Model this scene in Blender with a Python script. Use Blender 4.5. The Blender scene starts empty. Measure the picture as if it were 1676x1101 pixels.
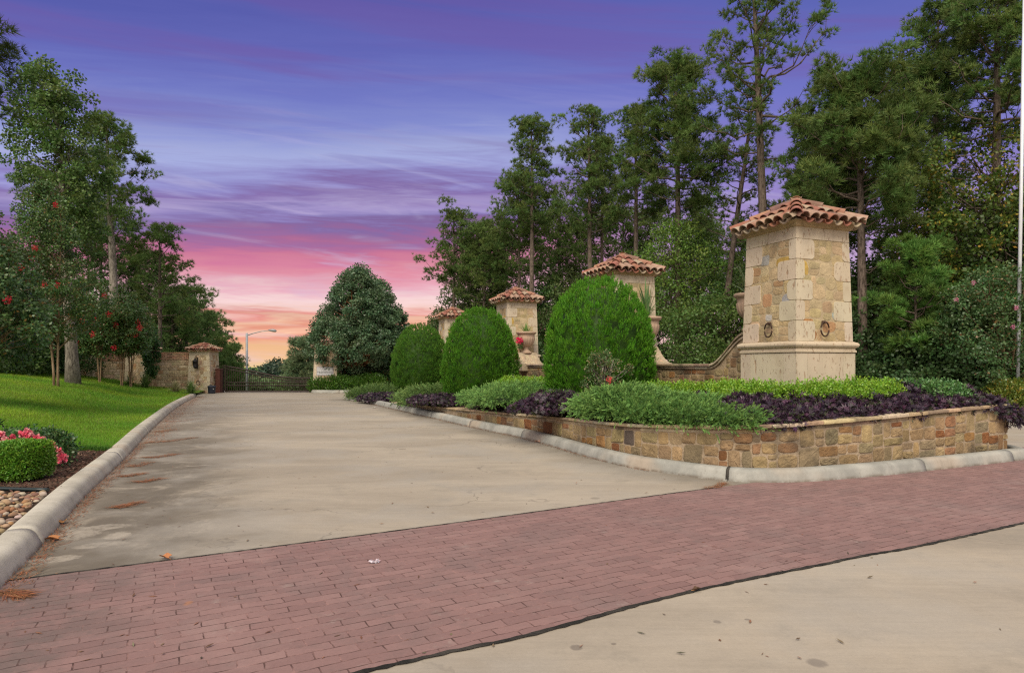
import bpy, math, random
import numpy as np
from mathutils import Vector
sc = bpy.context.scene
C = sc.collection
rad = math.radians

# ---------------------------------------------------------------- camera
F, CX, HY, CAMZ = 1060.0, 838.0, 597.0, 1.5      # focal length in photo pixels, horizon row, eye height
cd = bpy.data.cameras.new("camera"); cam = bpy.data.objects.new("camera", cd); C.objects.link(cam)
cam.location = (0, 0, CAMZ); cam.rotation_euler = (rad(90), 0, 0)
cd.sensor_width = 36; cd.lens = 36 * F / 1676; cd.shift_y = (HY - 550.5) / 1676
cd.clip_start = 0.05; cd.clip_end = 3000
sc.camera = cam

def lin(r, g, b):
    return tuple(((c / 255) / 12.92 if c / 255 <= 0.04045 else ((c / 255 + 0.055) / 1.055) ** 2.4) for c in (r, g, b))

# ---------------------------------------------------------------- sky
class NT:
    def __init__(s, nt): s.nt = nt
    def n(s, t, props=None, **ins):
        nd = s.nt.nodes.new(t)
        for k, v in (props or {}).items(): setattr(nd, k, v)
        for k, v in ins.items():
            k = k.replace('_', ' ') if not k[-1].isdigit() or k[0] != 'i' else int(k[1:])
            s.set(nd.inputs[k], v)
        return nd
    def set(s, sock, v):
        if isinstance(v, bpy.types.NodeSocket): s.nt.links.new(v, sock)
        elif isinstance(v, (tuple, list)) and len(v) == 3 and sock.type == 'RGBA': sock.default_value = (*v, 1)
        else: sock.default_value = v
    def math(s, op, a, b=0.0, clamp=False):
        return s.n('ShaderNodeMath', {'operation': op, 'use_clamp': clamp}, i0=a, i1=b).outputs[0]
    def mix(s, f, a, b, blend='MIX'):
        m = s.n('ShaderNodeMix', {'data_type': 'RGBA', 'blend_type': blend})
        s.set(m.inputs[0], f); s.set(m.inputs[6], a); s.set(m.inputs[7], b); return m.outputs[2]
    def ramp(s, fac, stops, interp='LINEAR'):
        r = s.n('ShaderNodeValToRGB', None, i0=fac); cr = r.color_ramp; cr.interpolation = interp
        while len(cr.elements) > 1: cr.elements.remove(cr.elements[-1])
        for i, (p, c) in enumerate(stops):
            e = cr.elements[0] if i == 0 else cr.elements.new(p)
            e.position = p; e.color = (*c, 1) if len(c) == 3 else c
        return r.outputs[0]
    def rng(s, v, a, b, c=0.0, d=1.0, smooth=True):
        m = s.n('ShaderNodeMapRange', {'interpolation_type': 'SMOOTHSTEP' if smooth else 'LINEAR'})
        s.set(m.inputs[0], v)
        for i, x in enumerate((a, b, c, d)): m.inputs[i + 1].default_value = x
        return m.outputs[0]
    def noise(s, vec, scale, detail=4, rough=.55, dist=0.0, out=0):
        return s.n('ShaderNodeTexNoise', None, Vector=vec, Scale=scale, Detail=detail, Roughness=rough, Distortion=dist).outputs[out]
    def comb(s, x, y, z):
        return s.n('ShaderNodeCombineXYZ', None, i0=x, i1=y, i2=z).outputs[0]

SUN_EL, SUN_AZ = rad(46), rad(196)        # behind the camera and a little to the left, veiled
world = bpy.data.worlds.new("World"); sc.world = world; world.use_nodes = True
w = NT(world.node_tree); world.node_tree.nodes.clear()
tc = w.n('ShaderNodeTexCoord').outputs['Generated']
sx = w.n('ShaderNodeSeparateXYZ', None, i0=tc); X, Y, Z = sx.outputs
den = w.math('SQRT', w.math('ADD', w.math('MULTIPLY', w.math('MULTIPLY', X, X), .30), w.math('MULTIPLY', Y, Y)))
den = w.math('MAXIMUM', den, .05)
t0 = w.math('DIVIDE', Z, den)
az = w.math('DIVIDE', X, w.math('SQRT', w.math('ADD', w.math('ADD', w.math('MULTIPLY', X, X), w.math('MULTIPLY', Y, Y)), .0001)))
nv = w.comb(w.math('MULTIPLY', X, 1.6), w.math('MULTIPLY', Y, 1.6), w.math('MULTIPLY', t0, 7.0))
n1 = w.noise(nv, 1.0, 3, .5, .4)
nv2 = w.comb(w.math('MULTIPLY', X, 4), w.math('MULTIPLY', Y, 4), w.math('MULTIPLY', t0, 46.0))
n2 = w.noise(nv2, 1.0, 6, .62, .6)
nv3 = w.comb(w.math('MULTIPLY', X, 1.2), w.math('ADD', w.math('MULTIPLY', Y, 1.2), 7.3), w.math('ADD', w.math('MULTIPLY', t0, 13.0), w.math('MULTIPLY', az, 1.2)))
n3 = w.noise(nv3, 1.0, 4, .55, .8)
nv4 = w.comb(w.math('MULTIPLY', X, 2.4), w.math('ADD', w.math('MULTIPLY', Y, 2.4), 3.1), w.math('ADD', w.math('MULTIPLY', t0, 22.0), w.math('MULTIPLY', az, 3.0)))
n4 = w.noise(nv4, 1.0, 5, .6, 1.0)
t = w.math('ADD', t0, w.math('MULTIPLY', w.math('SUBTRACT', n1, .5), .07))
t = w.math('ADD', t, w.math('MULTIPLY', w.math('SUBTRACT', n2, .5), .085))
t = w.math('ADD', t, w.math('MULTIPLY', az, -.03))
t = w.math('ADD', t, w.math('MULTIPLY', w.math('SUBTRACT', n4, .5), .055))
s_ = w.math('DIVIDE', t, .7, True)
A = [(0.0, (240, 198, 118)), (.035, (244, 186, 112)), (.062, (246, 180, 120)), (.085, (242, 146, 112)), (.105, (248, 188, 146)), (.122, (240, 140, 124)),
     (.145, (246, 198, 184)), (.175, (244, 204, 202)), (.20, (236, 168, 184)), (.228, (228, 130, 154)), (.262, (210, 108, 148)), (.29, (172, 98, 154)),
     (.325, (132, 100, 166)), (.345, (138, 122, 190)), (.365, (160, 142, 202)), (.39, (132, 106, 176)), (.415, (140, 134, 204)), (.465, (156, 166, 222)),
     (.54, (122, 134, 210)), (.62, (104, 114, 200)), (.70, (92, 98, 188)), (.80, (80, 88, 178)), (1.0, (68, 78, 160))]
B = [(0.0, (222, 178, 170)), (.10, (224, 176, 190)), (.2, (196, 158, 200)), (.30, (168, 138, 204)), (.42, (128, 120, 204)),
     (.55, (108, 112, 204)), (.68, (94, 102, 192)), (.8, (82, 94, 184)), (1.0, (72, 84, 170))]
ca = w.ramp(s_, [(p, lin(*c)) for p, c in A])
cb = w.ramp(s_, [(p, lin(*c)) for p, c in B])
azm = w.rng(w.math('ADD', az, w.math('MULTIPLY', n1, .15)), .02, .42)
c0 = w.mix(azm, ca, cb)
# streaks of violet and rose cloud
k3 = w.math('MULTIPLY', w.math('MULTIPLY', w.rng(n3, .50, .68), w.rng(t0, .10, .30)), w.rng(t0, .62, .30, .45, 1.0))
c0 = w.mix(w.math('MULTIPLY', k3, .34), c0, lin(112, 74, 158))
k6 = w.math('MULTIPLY', w.rng(n3, .47, .66), w.rng(t0, .30, .42))
c0 = w.mix(w.math('MULTIPLY', k6, .22), c0, lin(122, 80, 166))
k4 = w.math('MULTIPLY', w.rng(n4, .52, .72), w.rng(t0, .52, .16))
c0 = w.mix(w.math('MULTIPLY', k4, .42), c0, lin(208, 196, 228))
k5 = w.rng(n4, .48, .30)
c0 = w.mix(w.math('MULTIPLY', w.math('MULTIPLY', k5, w.rng(t0, .50, .18)), .18), c0, lin(150, 80, 150))
st = w.math('ADD', w.math('SUBTRACT', 1.0, w.math('MULTIPLY', w.rng(t0, .46, .26), .20)), w.math('MULTIPLY', n2, w.math('ADD', .08, w.math('MULTIPLY', w.rng(t0, .46, .26), .36))))
c0 = w.mix(1.0, c0, w.comb(st, st, st), 'MULTIPLY')
lum = w.n('ShaderNodeRGBToBW', None, i0=c0).outputs[0]
c0 = w.mix(.17, c0, w.comb(w.math('MULTIPLY', lum, 1.35), w.math('MULTIPLY', lum, 1.35), w.math('MULTIPLY', lum, 1.45)))
# bright thin overcast added out of view, overhead and behind camera, for ground light
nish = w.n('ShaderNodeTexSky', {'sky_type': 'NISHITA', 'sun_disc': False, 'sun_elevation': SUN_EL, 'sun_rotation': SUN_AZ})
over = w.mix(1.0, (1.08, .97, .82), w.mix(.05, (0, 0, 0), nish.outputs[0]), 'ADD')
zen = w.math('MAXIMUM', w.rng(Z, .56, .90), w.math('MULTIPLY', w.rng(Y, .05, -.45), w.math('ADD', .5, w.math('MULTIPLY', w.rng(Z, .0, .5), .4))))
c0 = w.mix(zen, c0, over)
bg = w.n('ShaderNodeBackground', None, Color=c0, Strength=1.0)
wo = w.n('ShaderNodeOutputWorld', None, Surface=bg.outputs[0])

sd = bpy.data.lights.new("sun", 'SUN'); sd.energy = 3.0; sd.angle = rad(34); sd.color = (1.0, .90, .74)
sun = bpy.data.objects.new("sun", sd); C.objects.link(sun)
dirv = Vector((math.sin(SUN_AZ) * math.cos(SUN_EL), math.cos(SUN_AZ) * math.cos(SUN_EL), math.sin(SUN_EL)))
sun.rotation_euler = dirv.to_track_quat('Z', 'Y').to_euler()
sc.view_settings.view_transform = 'Standard'; sc.view_settings.look = 'None'
sc.view_settings.exposure = 0.0; sc.view_settings.gamma = 1.0
sc.cycles.use_denoising = False; sc.cycles.filter_width = 1.25; sc.cycles.max_bounces = 6; sc.cycles.diffuse_bounces = 3; sc.cycles.transparent_max_bounces = 8
# ---------------------------------------------------------------- helpers
R = np.random.default_rng(7)
random.seed(7)

def at(px, Yd): return (px - CX) * Yd / F
def zat(py, Yd): return CAMZ + (HY - py) * Yd / F
def gp(px, py, z=0.0):
    Yd = (CAMZ - z) * F / (py - HY); return (at(px, Yd), Yd)
def sstep(a, b, x):
    x = np.clip((np.asarray(x, float) - a) / (b - a), 0, 1); return x * x * (3 - 2 * x)
def unit(v):
    v = np.asarray(v, float); return v / np.maximum(np.linalg.norm(v, axis=-1, keepdims=True), 1e-9)

class Acc:
    """collects geometry, then links it as ONE mesh object"""
    def __init__(s): s.V = []; s.F = []; s.Cc = []; s.S = []; s.n = 0
    def add(s, V, Fa, col=(.5, .5, .5), smooth=False):
        V = np.asarray(V, float).reshape(-1, 3); Fa = np.asarray(Fa, int)
        col = np.asarray(col, float)
        if col.ndim == 1: col = np.tile(col, (len(Fa), 1))
        s.V.append(V); s.F.append(Fa + s.n); s.Cc.append(col); s.S.append(np.full(len(Fa), smooth)); s.n += len(V)
        return s
    def box(s, c, size, col=(.5, .5, .5), rz=0.0, ch=0.0, taper=1.0):
        hx, hy, hz = [d / 2 for d in size]
        if ch <= 0:
            v = np.array([(x * (taper if z > 0 else 1), y * (taper if z > 0 else 1), z) for z in (-hz, hz) for x, y in ((-hx, -hy), (hx, -hy), (hx, hy), (-hx, hy))])
            f = [(0, 3, 2, 1), (4, 5, 6, 7), (0, 1, 5, 4), (1, 2, 6, 5), (2, 3, 7, 6), (3, 0, 4, 7)]
        else:
            rings = []
            for z, k in ((-hz, ch), (-hz + ch, 0), (hz - ch, 0), (hz, ch)):
                a, b = hx - k, hy - k; q = ch * .7
                rings += [(-a + q, -b, z), (a - q, -b, z), (a, -b + q, z), (a, b - q, z), (a - q, b, z), (-a + q, b, z), (-a, b - q, z), (-a, -b + q, z)]
            v = np.array(rings); f4 = []
            for r in range(3):
                for i in range(8): f4.append((r * 8 + i, r * 8 + (i + 1) % 8, r * 8 + 8 + (i + 1) % 8, r * 8 + 8 + i))
            v = s._rot(v, rz) + np.array(c)
            n0 = s.n; s.add(v, f4, col)
            s.F.append(np.array([[n0 + i for i in range(7, -1, -1)], [n0 + 24 + i for i in range(8)]])); s.Cc.append(np.tile(col, (2, 1))); s.S.append(np.zeros(2, bool)); s.V.append(np.zeros((0, 3)))
            return s
        return s.add(s._rot(v, rz) + np.array(c), f, col)
    @staticmethod
    def _rot(v, a):
        c, q = math.cos(a), math.sin(a); o = v.copy(); o[:, 0] = v[:, 0] * c - v[:, 1] * q; o[:, 1] = v[:, 0] * q + v[:, 1] * c; return o
    def tube(s, pts, rads, n=8, col=(.3, .3, .3), cap=True, closed=False):
        pts = np.asarray(pts, float); m = len(pts); rads = np.broadcast_to(rads, (m,))
        if closed: tg = np.roll(pts, -1, 0) - np.roll(pts, 1, 0)
        else: tg = np.gradient(pts, axis=0)
        tg = unit(tg); ref = np.array([0, 0, 1.0]) if abs(tg[:, 2]).mean() < .8 else np.array([1.0, 0, 0])
        a = unit(np.cross(tg, ref)); b = np.cross(tg, a)
        th = np.linspace(0, 2 * np.pi, n, endpoint=False)
        v = pts[:, None] + rads[:, None, None] * (np.cos(th)[None, :, None] * a[:, None] + np.sin(th)[None, :, None] * b[:, None])
        v = v.reshape(-1, 3); f = []
        for i in range(m if closed else m - 1):
            j = (i + 1) % m
            for k in range(n): f.append((i * n + k, j * n + k, j * n + (k + 1) % n, i * n + (k + 1) % n))
        n0 = s.n; s.add(v, f, col, True)
        if cap and not closed:
            s.F.append(np.array([[n0 + i for i in range(n)], [n0 + (m - 1) * n + n - 1 - i for i in range(n)]])); s.Cc.append(np.tile(np.asarray(col, float), (2, 1))); s.S.append(np.zeros(2, bool)); s.V.append(np.zeros((0, 3)))
        return s
    def lathe(s, prof, n=32, col=(.5, .5, .5), flute=None, c=(0, 0, 0)):
        th = np.linspace(0, 2 * np.pi, n, endpoint=False); v = []
        for i, (r, z) in enumerate(prof):
            k = np.ones(n) if flute is None or flute[1][i] == 0 else 1 + flute[1][i] * (np.abs(np.sin(th * flute[0] / 2)) - .6)
            v.append(np.stack([r * k * np.cos(th), r * k * np.sin(th), np.full(n, z)], 1))
        v = np.concatenate(v) + np.array(c); f = []
        for i in range(len(prof) - 1):
            for k in range(n): f.append((i * n + k, i * n + (k + 1) % n, (i + 1) * n + (k + 1) % n, (i + 1) * n + k))
        return s.add(v, f, col, True)
    def build(s, name, mat, parent=None, loc=(0, 0, 0), rz=0.0):
        V = np.concatenate(s.V); me = bpy.data.meshes.new(name)
        ls = []; ln = []
        for f in s.F: ls.append(f.ravel()); ln.append(np.full(len(f), f.shape[1]))
        L = np.concatenate(ls); N = np.concatenate(ln); st_ = np.concatenate([[0], np.cumsum(N)[:-1]])
        me.vertices.add(len(V)); me.vertices.foreach_set('co', V.ravel().astype(np.float32))
        me.loops.add(len(L)); me.loops.foreach_set('vertex_index', L.astype(np.int32))
        me.polygons.add(len(N)); me.polygons.foreach_set('loop_start', st_.astype(np.int32)); me.polygons.foreach_set('loop_total', N.astype(np.int32))
        me.polygons.foreach_set('use_smooth', np.concatenate(s.S))
        at_ = me.attributes.new('Col', 'FLOAT_COLOR', 'FACE')
        cc = np.concatenate(s.Cc); cc = np.concatenate([cc, np.ones((len(cc), 1))], 1)
        at_.data.foreach_set('color', cc.ravel().astype(np.float32))
        me.materials.append(mat); me.update(calc_edges=True); me.validate()
        o = bpy.data.objects.new(name, me); C.objects.link(o); o.parent = parent; o.location = loc; o.rotation_euler = (0, 0, rz)
        return o

def tag(o, label=None, cat=None, group=None, kind=None):
    if label: o['label'] = label
    if cat: o['category'] = cat
    if group: o['group'] = group
    if kind: o['kind'] = kind
    return o
def thing(name, label, cat, loc=(0, 0, 0), rz=0.0, group=None):
    o = bpy.data.objects.new(name, None); C.objects.link(o); o.location = loc; o.rotation_euler = (0, 0, rz); o.empty_display_size = .2
    return tag(o, label, cat, group)
def copy_tree(o, parent=None):
    c = o.copy(); C.objects.link(c)
    if parent is not None: c.parent = parent
    for ch in list(o.children): copy_tree(ch, c)
    return c

def jit(c, k=.1, n=None):
    c = np.asarray(c, float)
    if n is None: return np.clip(c * (1 + random.uniform(-k, k)) * (1 + np.array([random.uniform(-k, k) * .4 for _ in range(3)])), 0, 1)
    return np.clip(c * (1 + R.uniform(-k, k, (n, 1))) * (1 + R.uniform(-k, k, (n, 3)) * .35), 0, 1)

# ---------------------------------------------------------------- materials
def new_mat(name):
    m = bpy.data.materials.new(name); m.use_nodes = True; m.node_tree.nodes.clear(); return m, NT(m.node_tree)
def finish(m, q, color, rough=.8, bump=None, bstr=.3, bdist=.01, spec=.3, metal=0.0, extra=None):
    p = q.n('ShaderNodeBsdfPrincipled'); q.set(p.inputs['Base Color'], color); q.set(p.inputs['Roughness'], rough)
    p.inputs['Specular IOR Level'].default_value = spec; p.inputs['Metallic'].default_value = metal
    if bump is not None:
        b = q.n('ShaderNodeBump', None, Height=bump, Strength=bstr, Distance=bdist); q.set(p.inputs['Normal'], b.outputs[0])
    sh = p.outputs[0]
    if extra: sh = extra(sh)
    q.n('ShaderNodeOutputMaterial', None, Surface=sh); return m
def attr(q): return q.n('ShaderNodeAttribute', {'attribute_name': 'Col'}).outputs['Color']
def objc(q): return q.n('ShaderNodeTexCoord').outputs['Object']
def grey(q, v): return q.comb(v, v, v)

def m_leaf(name, trans=.22, rough=.55, spec=.35, namt=.5, nscale=1.2):
    m, q = new_mat(name); oc = objc(q)
    n = q.noise(oc, nscale, 3); k = q.math('ADD', 1 - namt / 2, q.math('MULTIPLY', n, namt))
    c = q.mix(1.0, attr(q), grey(q, k), 'MULTIPLY')
    def ex(sh):
        tr = q.n('ShaderNodeBsdfTranslucent', None, Color=c)
        return q.n('ShaderNodeMixShader', None, i0=trans, i1=sh, i2=tr.outputs[0]).outputs[0]
    return finish(m, q, c, rough, spec=spec, extra=ex)
def m_attr(name, rough=.85, nscale=14, namt=.35, bstr=.3, bscale=60, bdist=.006, spec=.25, metal=0.0, dirt=0.0, dscale=1.3, dcol=(.10, .085, .06)):
    m, q = new_mat(name); oc = objc(q)
    n = q.noise(oc, nscale, 6, .6); k = q.math('ADD', 1 - namt, q.math('MULTIPLY', n, 2 * namt))
    c = q.mix(1.0, attr(q), grey(q, k), 'MULTIPLY')
    if dirt > 0:
        d = q.rng(q.noise(oc, dscale, 6, .65, .4), .46, .72); c = q.mix(q.math('MULTIPLY', d, dirt), c, dcol)
    b = q.noise(oc, bscale, 6, .65)
    return finish(m, q, c, rough, b, bstr, bdist, spec, metal)
def m_bark(name, c1, c2, sc_=6.0):
    m, q = new_mat(name); oc = objc(q)
    mp = q.n('ShaderNodeMapping', None, Vector=oc); mp.inputs['Scale'].default_value = (sc_ * 1.8, sc_ * 1.8, sc_ * .4)
    n = q.noise(mp.outputs[0], 1.6, 8, .7, .5); big = q.noise(oc, 1.1, 3)
    c = q.mix(q.rng(n, .35, .65), c1, c2); c = q.mix(1.0, c, grey(q, q.math('ADD', .7, q.math('MULTIPLY', big, .6))), 'MULTIPLY')
    return finish(m, q, c, .92, n, .8, .03, .15)

M_pine = m_leaf('pine_needles', .30, .6, .3, .8, .7)
M_leaf = m_leaf('broad_leaves', .32, .45, .45, .7, .9)
M_leafg = m_leaf('glossy_leaves', .24, .38, .5, .5, 1.5)
M_conif = m_leaf('conifer_sprays', .2, .6, .25, 1.1, 4.5)
M_vine = m_leaf('purple_leaves', .12, .42, .45, .6, 3.0)
M_grassm = m_leaf('grass_blades', .3, .55, .3, .8, .55)
M_flower = m_leaf('petals', .3, .6, .2, .2, 8)
M_barkp = m_bark('pine_bark', (.06, .045, .035), (.20, .155, .125))
M_barkg = m_bark('grey_bark', (.10, .085, .07), (.34, .30, .25))
M_barkm = m_bark('tan_bark', (.16, .10, .055), (.38, .27, .17), 3)
M_barko = m_bark('orange_bark', (.16, .07, .03), (.36, .19, .09), 3)
M_stone = m_attr('rubble_stone', .88, 9, .42, .7, 34, .018, .2, dirt=.35, dscale=2.2)
M_wallst = m_attr('old_rubble_stone', .88, 9, .55, .9, 30, .02, .2, dirt=.72, dscale=1.6, dcol=(.07, .06, .045))
M_urn = m_attr('cast_stone', .85, 20, .25, .4, 50, .006, .2, dirt=.45, dscale=6, dcol=(.20, .15, .11))
M_tile = m_attr('terracotta', .75, 12, .35, .5, 40, .006, .3, dirt=.40, dscale=5, dcol=(.40, .32, .23))
M_iron = m_attr('rusted_iron', .7, 30, .4, .4, 90, .002, .4, .3)
M_gate = m_attr('bronze_painted_iron', .55, 20, .25, .2, 90, .002, .4, .2)
M_paint = m_attr('painted_metal', .4, 6, .12, .1, 60, .002, .5, .1)
M_plain = m_attr('plain', .8, 18, .3, .3, 50, .004, .25)

def m_travertine():
    m, q = new_mat('travertine'); oc = objc(q)
    mp = q.n('ShaderNodeMapping', None, Vector=oc); mp.inputs['Scale'].default_value = (1, 1, .38)
    v = mp.outputs[0]
    n = q.noise(v, 5, 5, .6); c = q.mix(1.0, attr(q), grey(q, q.math('ADD', .82, q.math('MULTIPLY', n, .36))), 'MULTIPLY')
    pit = q.rng(q.noise(v, 24, 3, .6, .3), .60, .655)
    pit2 = q.rng(q.noise(v, 9, 3, .55, .2), .635, .69)
    c = q.mix(q.math('MULTIPLY', pit, .60), c, (.26, .16, .095)); c = q.mix(q.math('MULTIPLY', pit2, .6), c, (.32, .19, .11))
    d = q.rng(q.noise(oc, 2.0, 6, .7), .50, .75); c = q.mix(q.math('MULTIPLY', d, .45), c, (.36, .27, .17))
    h = q.math('SUBTRACT', q.math('MULTIPLY', q.noise(oc, 60, 5), .3), q.math('ADD', pit, pit2))
    return finish(m, q, c, .85, h, .5, .006, .2)
M_trav = m_travertine()

def m_concrete():
    m, q = new_mat('concrete_paving'); oc = objc(q)
    sp = q.n('ShaderNodeSeparateXYZ', None, i0=oc); x, y, z = sp.outputs
    # brushed streaks run square to the drive, which heads 23 degrees left of the view
    mp = q.n('ShaderNodeMapping', None, Vector=oc); mp.inputs['Rotation'].default_value = (0, 0, rad(-20)); mp.inputs['Scale'].default_value = (.8, 14, 1)
    st = q.noise(mp.outputs[0], 1.6, 8, .7, .3)
    mp2 = q.n('ShaderNodeMapping', None, Vector=oc); mp2.inputs['Rotation'].default_value = (0, 0, rad(-20)); mp2.inputs['Scale'].default_value = (.45, 1.3, 1)
    big = q.noise(mp2.outputs[0], .55, 5, .6, .6)
    c = q.mix(q.rng(big, .34, .66), (.285, .246, .194), (.372, .324, .256))
    c = q.mix(1.0, c, grey(q, q.math('ADD', .84, q.math('MULTIPLY', st, .32))), 'MULTIPLY')
    c = q.mix(q.math('MULTIPLY', q.rng(q.noise(oc, 1.7, 6, .7, .3), .50, .72), .42), c, (.21, .19, .155))
    c = q.mix(q.math('MULTIPLY', q.rng(q.noise(oc, .9, 5, .7, .8), .54, .72), .35), c, (.40, .335, .25))
    # oil and tyre darkening along the left side of the lane
    dl = q.math('ADD', q.math('ADD', x, q.math('MULTIPLY', y, .44)), q.math('MULTIPLY', q.noise(oc, .8, 4), 1.6))   # metres from the kerb, skewed
    band = q.math('MULTIPLY', q.rng(dl, -2.0, -.4), q.rng(dl, 1.6, .1))
    band = q.math('MULTIPLY', band, q.rng(q.noise(oc, 1.3, 6, .72, .6), .24, .54))
    band = q.math('MULTIPLY', band, q.rng(y, 26, 9, .35, 1.0))
    c = q.mix(q.math('MULTIPLY', band, .90), c, (.115, .098, .076))
    ell = None
    for (px_, py_, rx, ry, an) in ((172, 862, .20, .10, .3), (192, 876, .10, .13, .2), (165, 891, .20, .09, .4), (125, 872, .19, .24, .3), (80, 916, .20, .09, .5), (318, 762, .26, .035, .5), (286, 757, .22, .03, .5)):
        gx, gy = gp(px_, py_); ca_, sa_ = math.cos(an), math.sin(an)
        dx = q.math('ADD', x, -gx); dy = q.math('ADD', y, -gy)
        u = q.math('DIVIDE', q.math('ADD', q.math('MULTIPLY', dx, ca_), q.math('MULTIPLY', dy, sa_)), rx); v = q.math('DIVIDE', q.math('SUBTRACT', q.math('MULTIPLY', dy, ca_), q.math('MULTIPLY', dx, sa_)), ry)
        d_ = q.math('ADD', q.math('ADD', q.math('MULTIPLY', u, u), q.math('MULTIPLY', v, v)), q.math('MULTIPLY', q.math('SUBTRACT', q.noise(oc, 14, 5, .7), .5), 3.4))
        k_ = q.rng(d_, 1.35, .65); ell = k_ if ell is None else q.math('MAXIMUM', ell, k_)
    c = q.mix(q.math('MULTIPLY', q.math('MULTIPLY', ell, q.rng(q.noise(oc, 6, 6, .75), .3, .6)), .62), c, (.40, .355, .29))
    for (px_, py_, rx) in ((943, 1059, .034), (1337, 1084, .05), (1174, 1017, .024), (1223, 1013, .016), (1004, 1053, .014)):
        gx, gy = gp(px_, py_); dx = q.math('ADD', x, -gx); dy = q.math('ADD', y, -gy); d_ = q.math('ADD', q.math('SQRT', q.math('ADD', q.math('MULTIPLY', dx, dx), q.math('MULTIPLY', dy, dy))), q.math('MULTIPLY', q.math('SUBTRACT', q.noise(oc, 30, 4), .5), .02)); c = q.mix(q.math('MULTIPLY', q.rng(d_, rx * 1.2, rx * .7), .6), c, (.12, .10, .085))
    gd = q.n('ShaderNodeAttribute', {'attribute_name': 'gutter'}).outputs['Fac']; gd = q.math('ADD', gd, q.math('MULTIPLY', q.math('SUBTRACT', q.noise(oc, 1.1, 5, .65, .5), .5), 1.1))
    gk = q.math('MULTIPLY', q.rng(gd, .95, .05), q.math('GREATER_THAN', y, 7.4))
    c = q.mix(q.math('MULTIPLY', gk, .62), c, (.13, .115, .095))
    # hairline cracks
    vo = q.n('ShaderNodeTexVoronoi', {'feature': 'DISTANCE_TO_EDGE'}, Vector=q.n('ShaderNodeVectorMath', {'operation': 'ADD'}, i0=oc, i1=q.noise(oc, 1.6, 4, out=1)).outputs[0], Scale=.23)
    cr = q.math('MULTIPLY', q.rng(vo.outputs[0], .0035, .001), q.rng(q.noise(oc, .5, 2), .44, .56))
    c = q.mix(q.math('MULTIPLY', cr, .55), c, (.13, .11, .09))
    sp2 = q.rng(q.noise(oc, 60, 3, .7), .66, .74); c = q.mix(q.math('MULTIPLY', sp2, .35), c, (.2, .17, .13))
    spots = q.n('ShaderNodeTexVoronoi', None, Vector=oc, Scale=.8).outputs[0]
    c = q.mix(q.math('MULTIPLY', q.rng(spots, .062, .045), .5), c, (.15, .125, .095))
    c = q.mix(q.math('MULTIPLY', q.rng(q.noise(oc, .6, 4, .6), .44, .64), .5), c, (.315, .292, .255))
    gr = q.math('ADD', .72, q.math('ADD', q.math('MULTIPLY', q.noise(oc, 42, 5, .85), .34), q.math('MULTIPLY', q.noise(oc, 9, 6, .8), .22))); c = q.mix(1.0, c, grey(q, gr), 'MULTIPLY')
    h = q.math('ADD', q.math('MULTIPLY', st, .6), q.math('MULTIPLY', q.noise(oc, 120, 4), .5))
    return finish(m, q, c, .88, h, .35, .006, .25)
M_conc = m_concrete()

def m_kerb(nm, ka, kb):
    m, q = new_mat(nm); oc = objc(q)
    n = q.noise(oc, 2.2, 7, .65, .3); n2 = q.noise(oc, .6, 3)
    c = q.mix(q.rng(n, .34, .66), ka, kb)
    c = q.mix(q.math('MULTIPLY', q.rng(n2, .52, .66), .5), c, (.44, .33, .23))
    mp = q.n('ShaderNodeMapping', None, Vector=oc); mp.inputs['Scale'].default_value = (6, 6, 1)
    c = q.mix(q.math('MULTIPLY', q.rng(q.noise(mp.outputs[0], 1.5, 7, .75), .52, .68), .35), c, (.20, .18, .145))
    c = q.mix(q.math('MULTIPLY', q.rng(q.noise(oc, 45, 4, .7), .60, .70), .45), c, (.17, .155, .125))
    z = q.n('ShaderNodeSeparateXYZ', None, i0=oc).outputs[2]
    foot = q.math('MULTIPLY', q.rng(z, .05, .0), q.rng(q.noise(oc, 5, 5, .7), .35, .6)); c = q.mix(q.math('MULTIPLY', foot, .7), c, (.12, .085, .055))
    return finish(m, q, c, .88, q.noise(oc, 90, 6), .4, .005, .25)
M_kerb = m_kerb('grey_kerb_concrete', (.26, .26, .235), (.38, .375, .335)); M_kerbl = m_kerb('pale_kerb_concrete', (.37, .345, .285), (.50, .47, .395))

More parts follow.
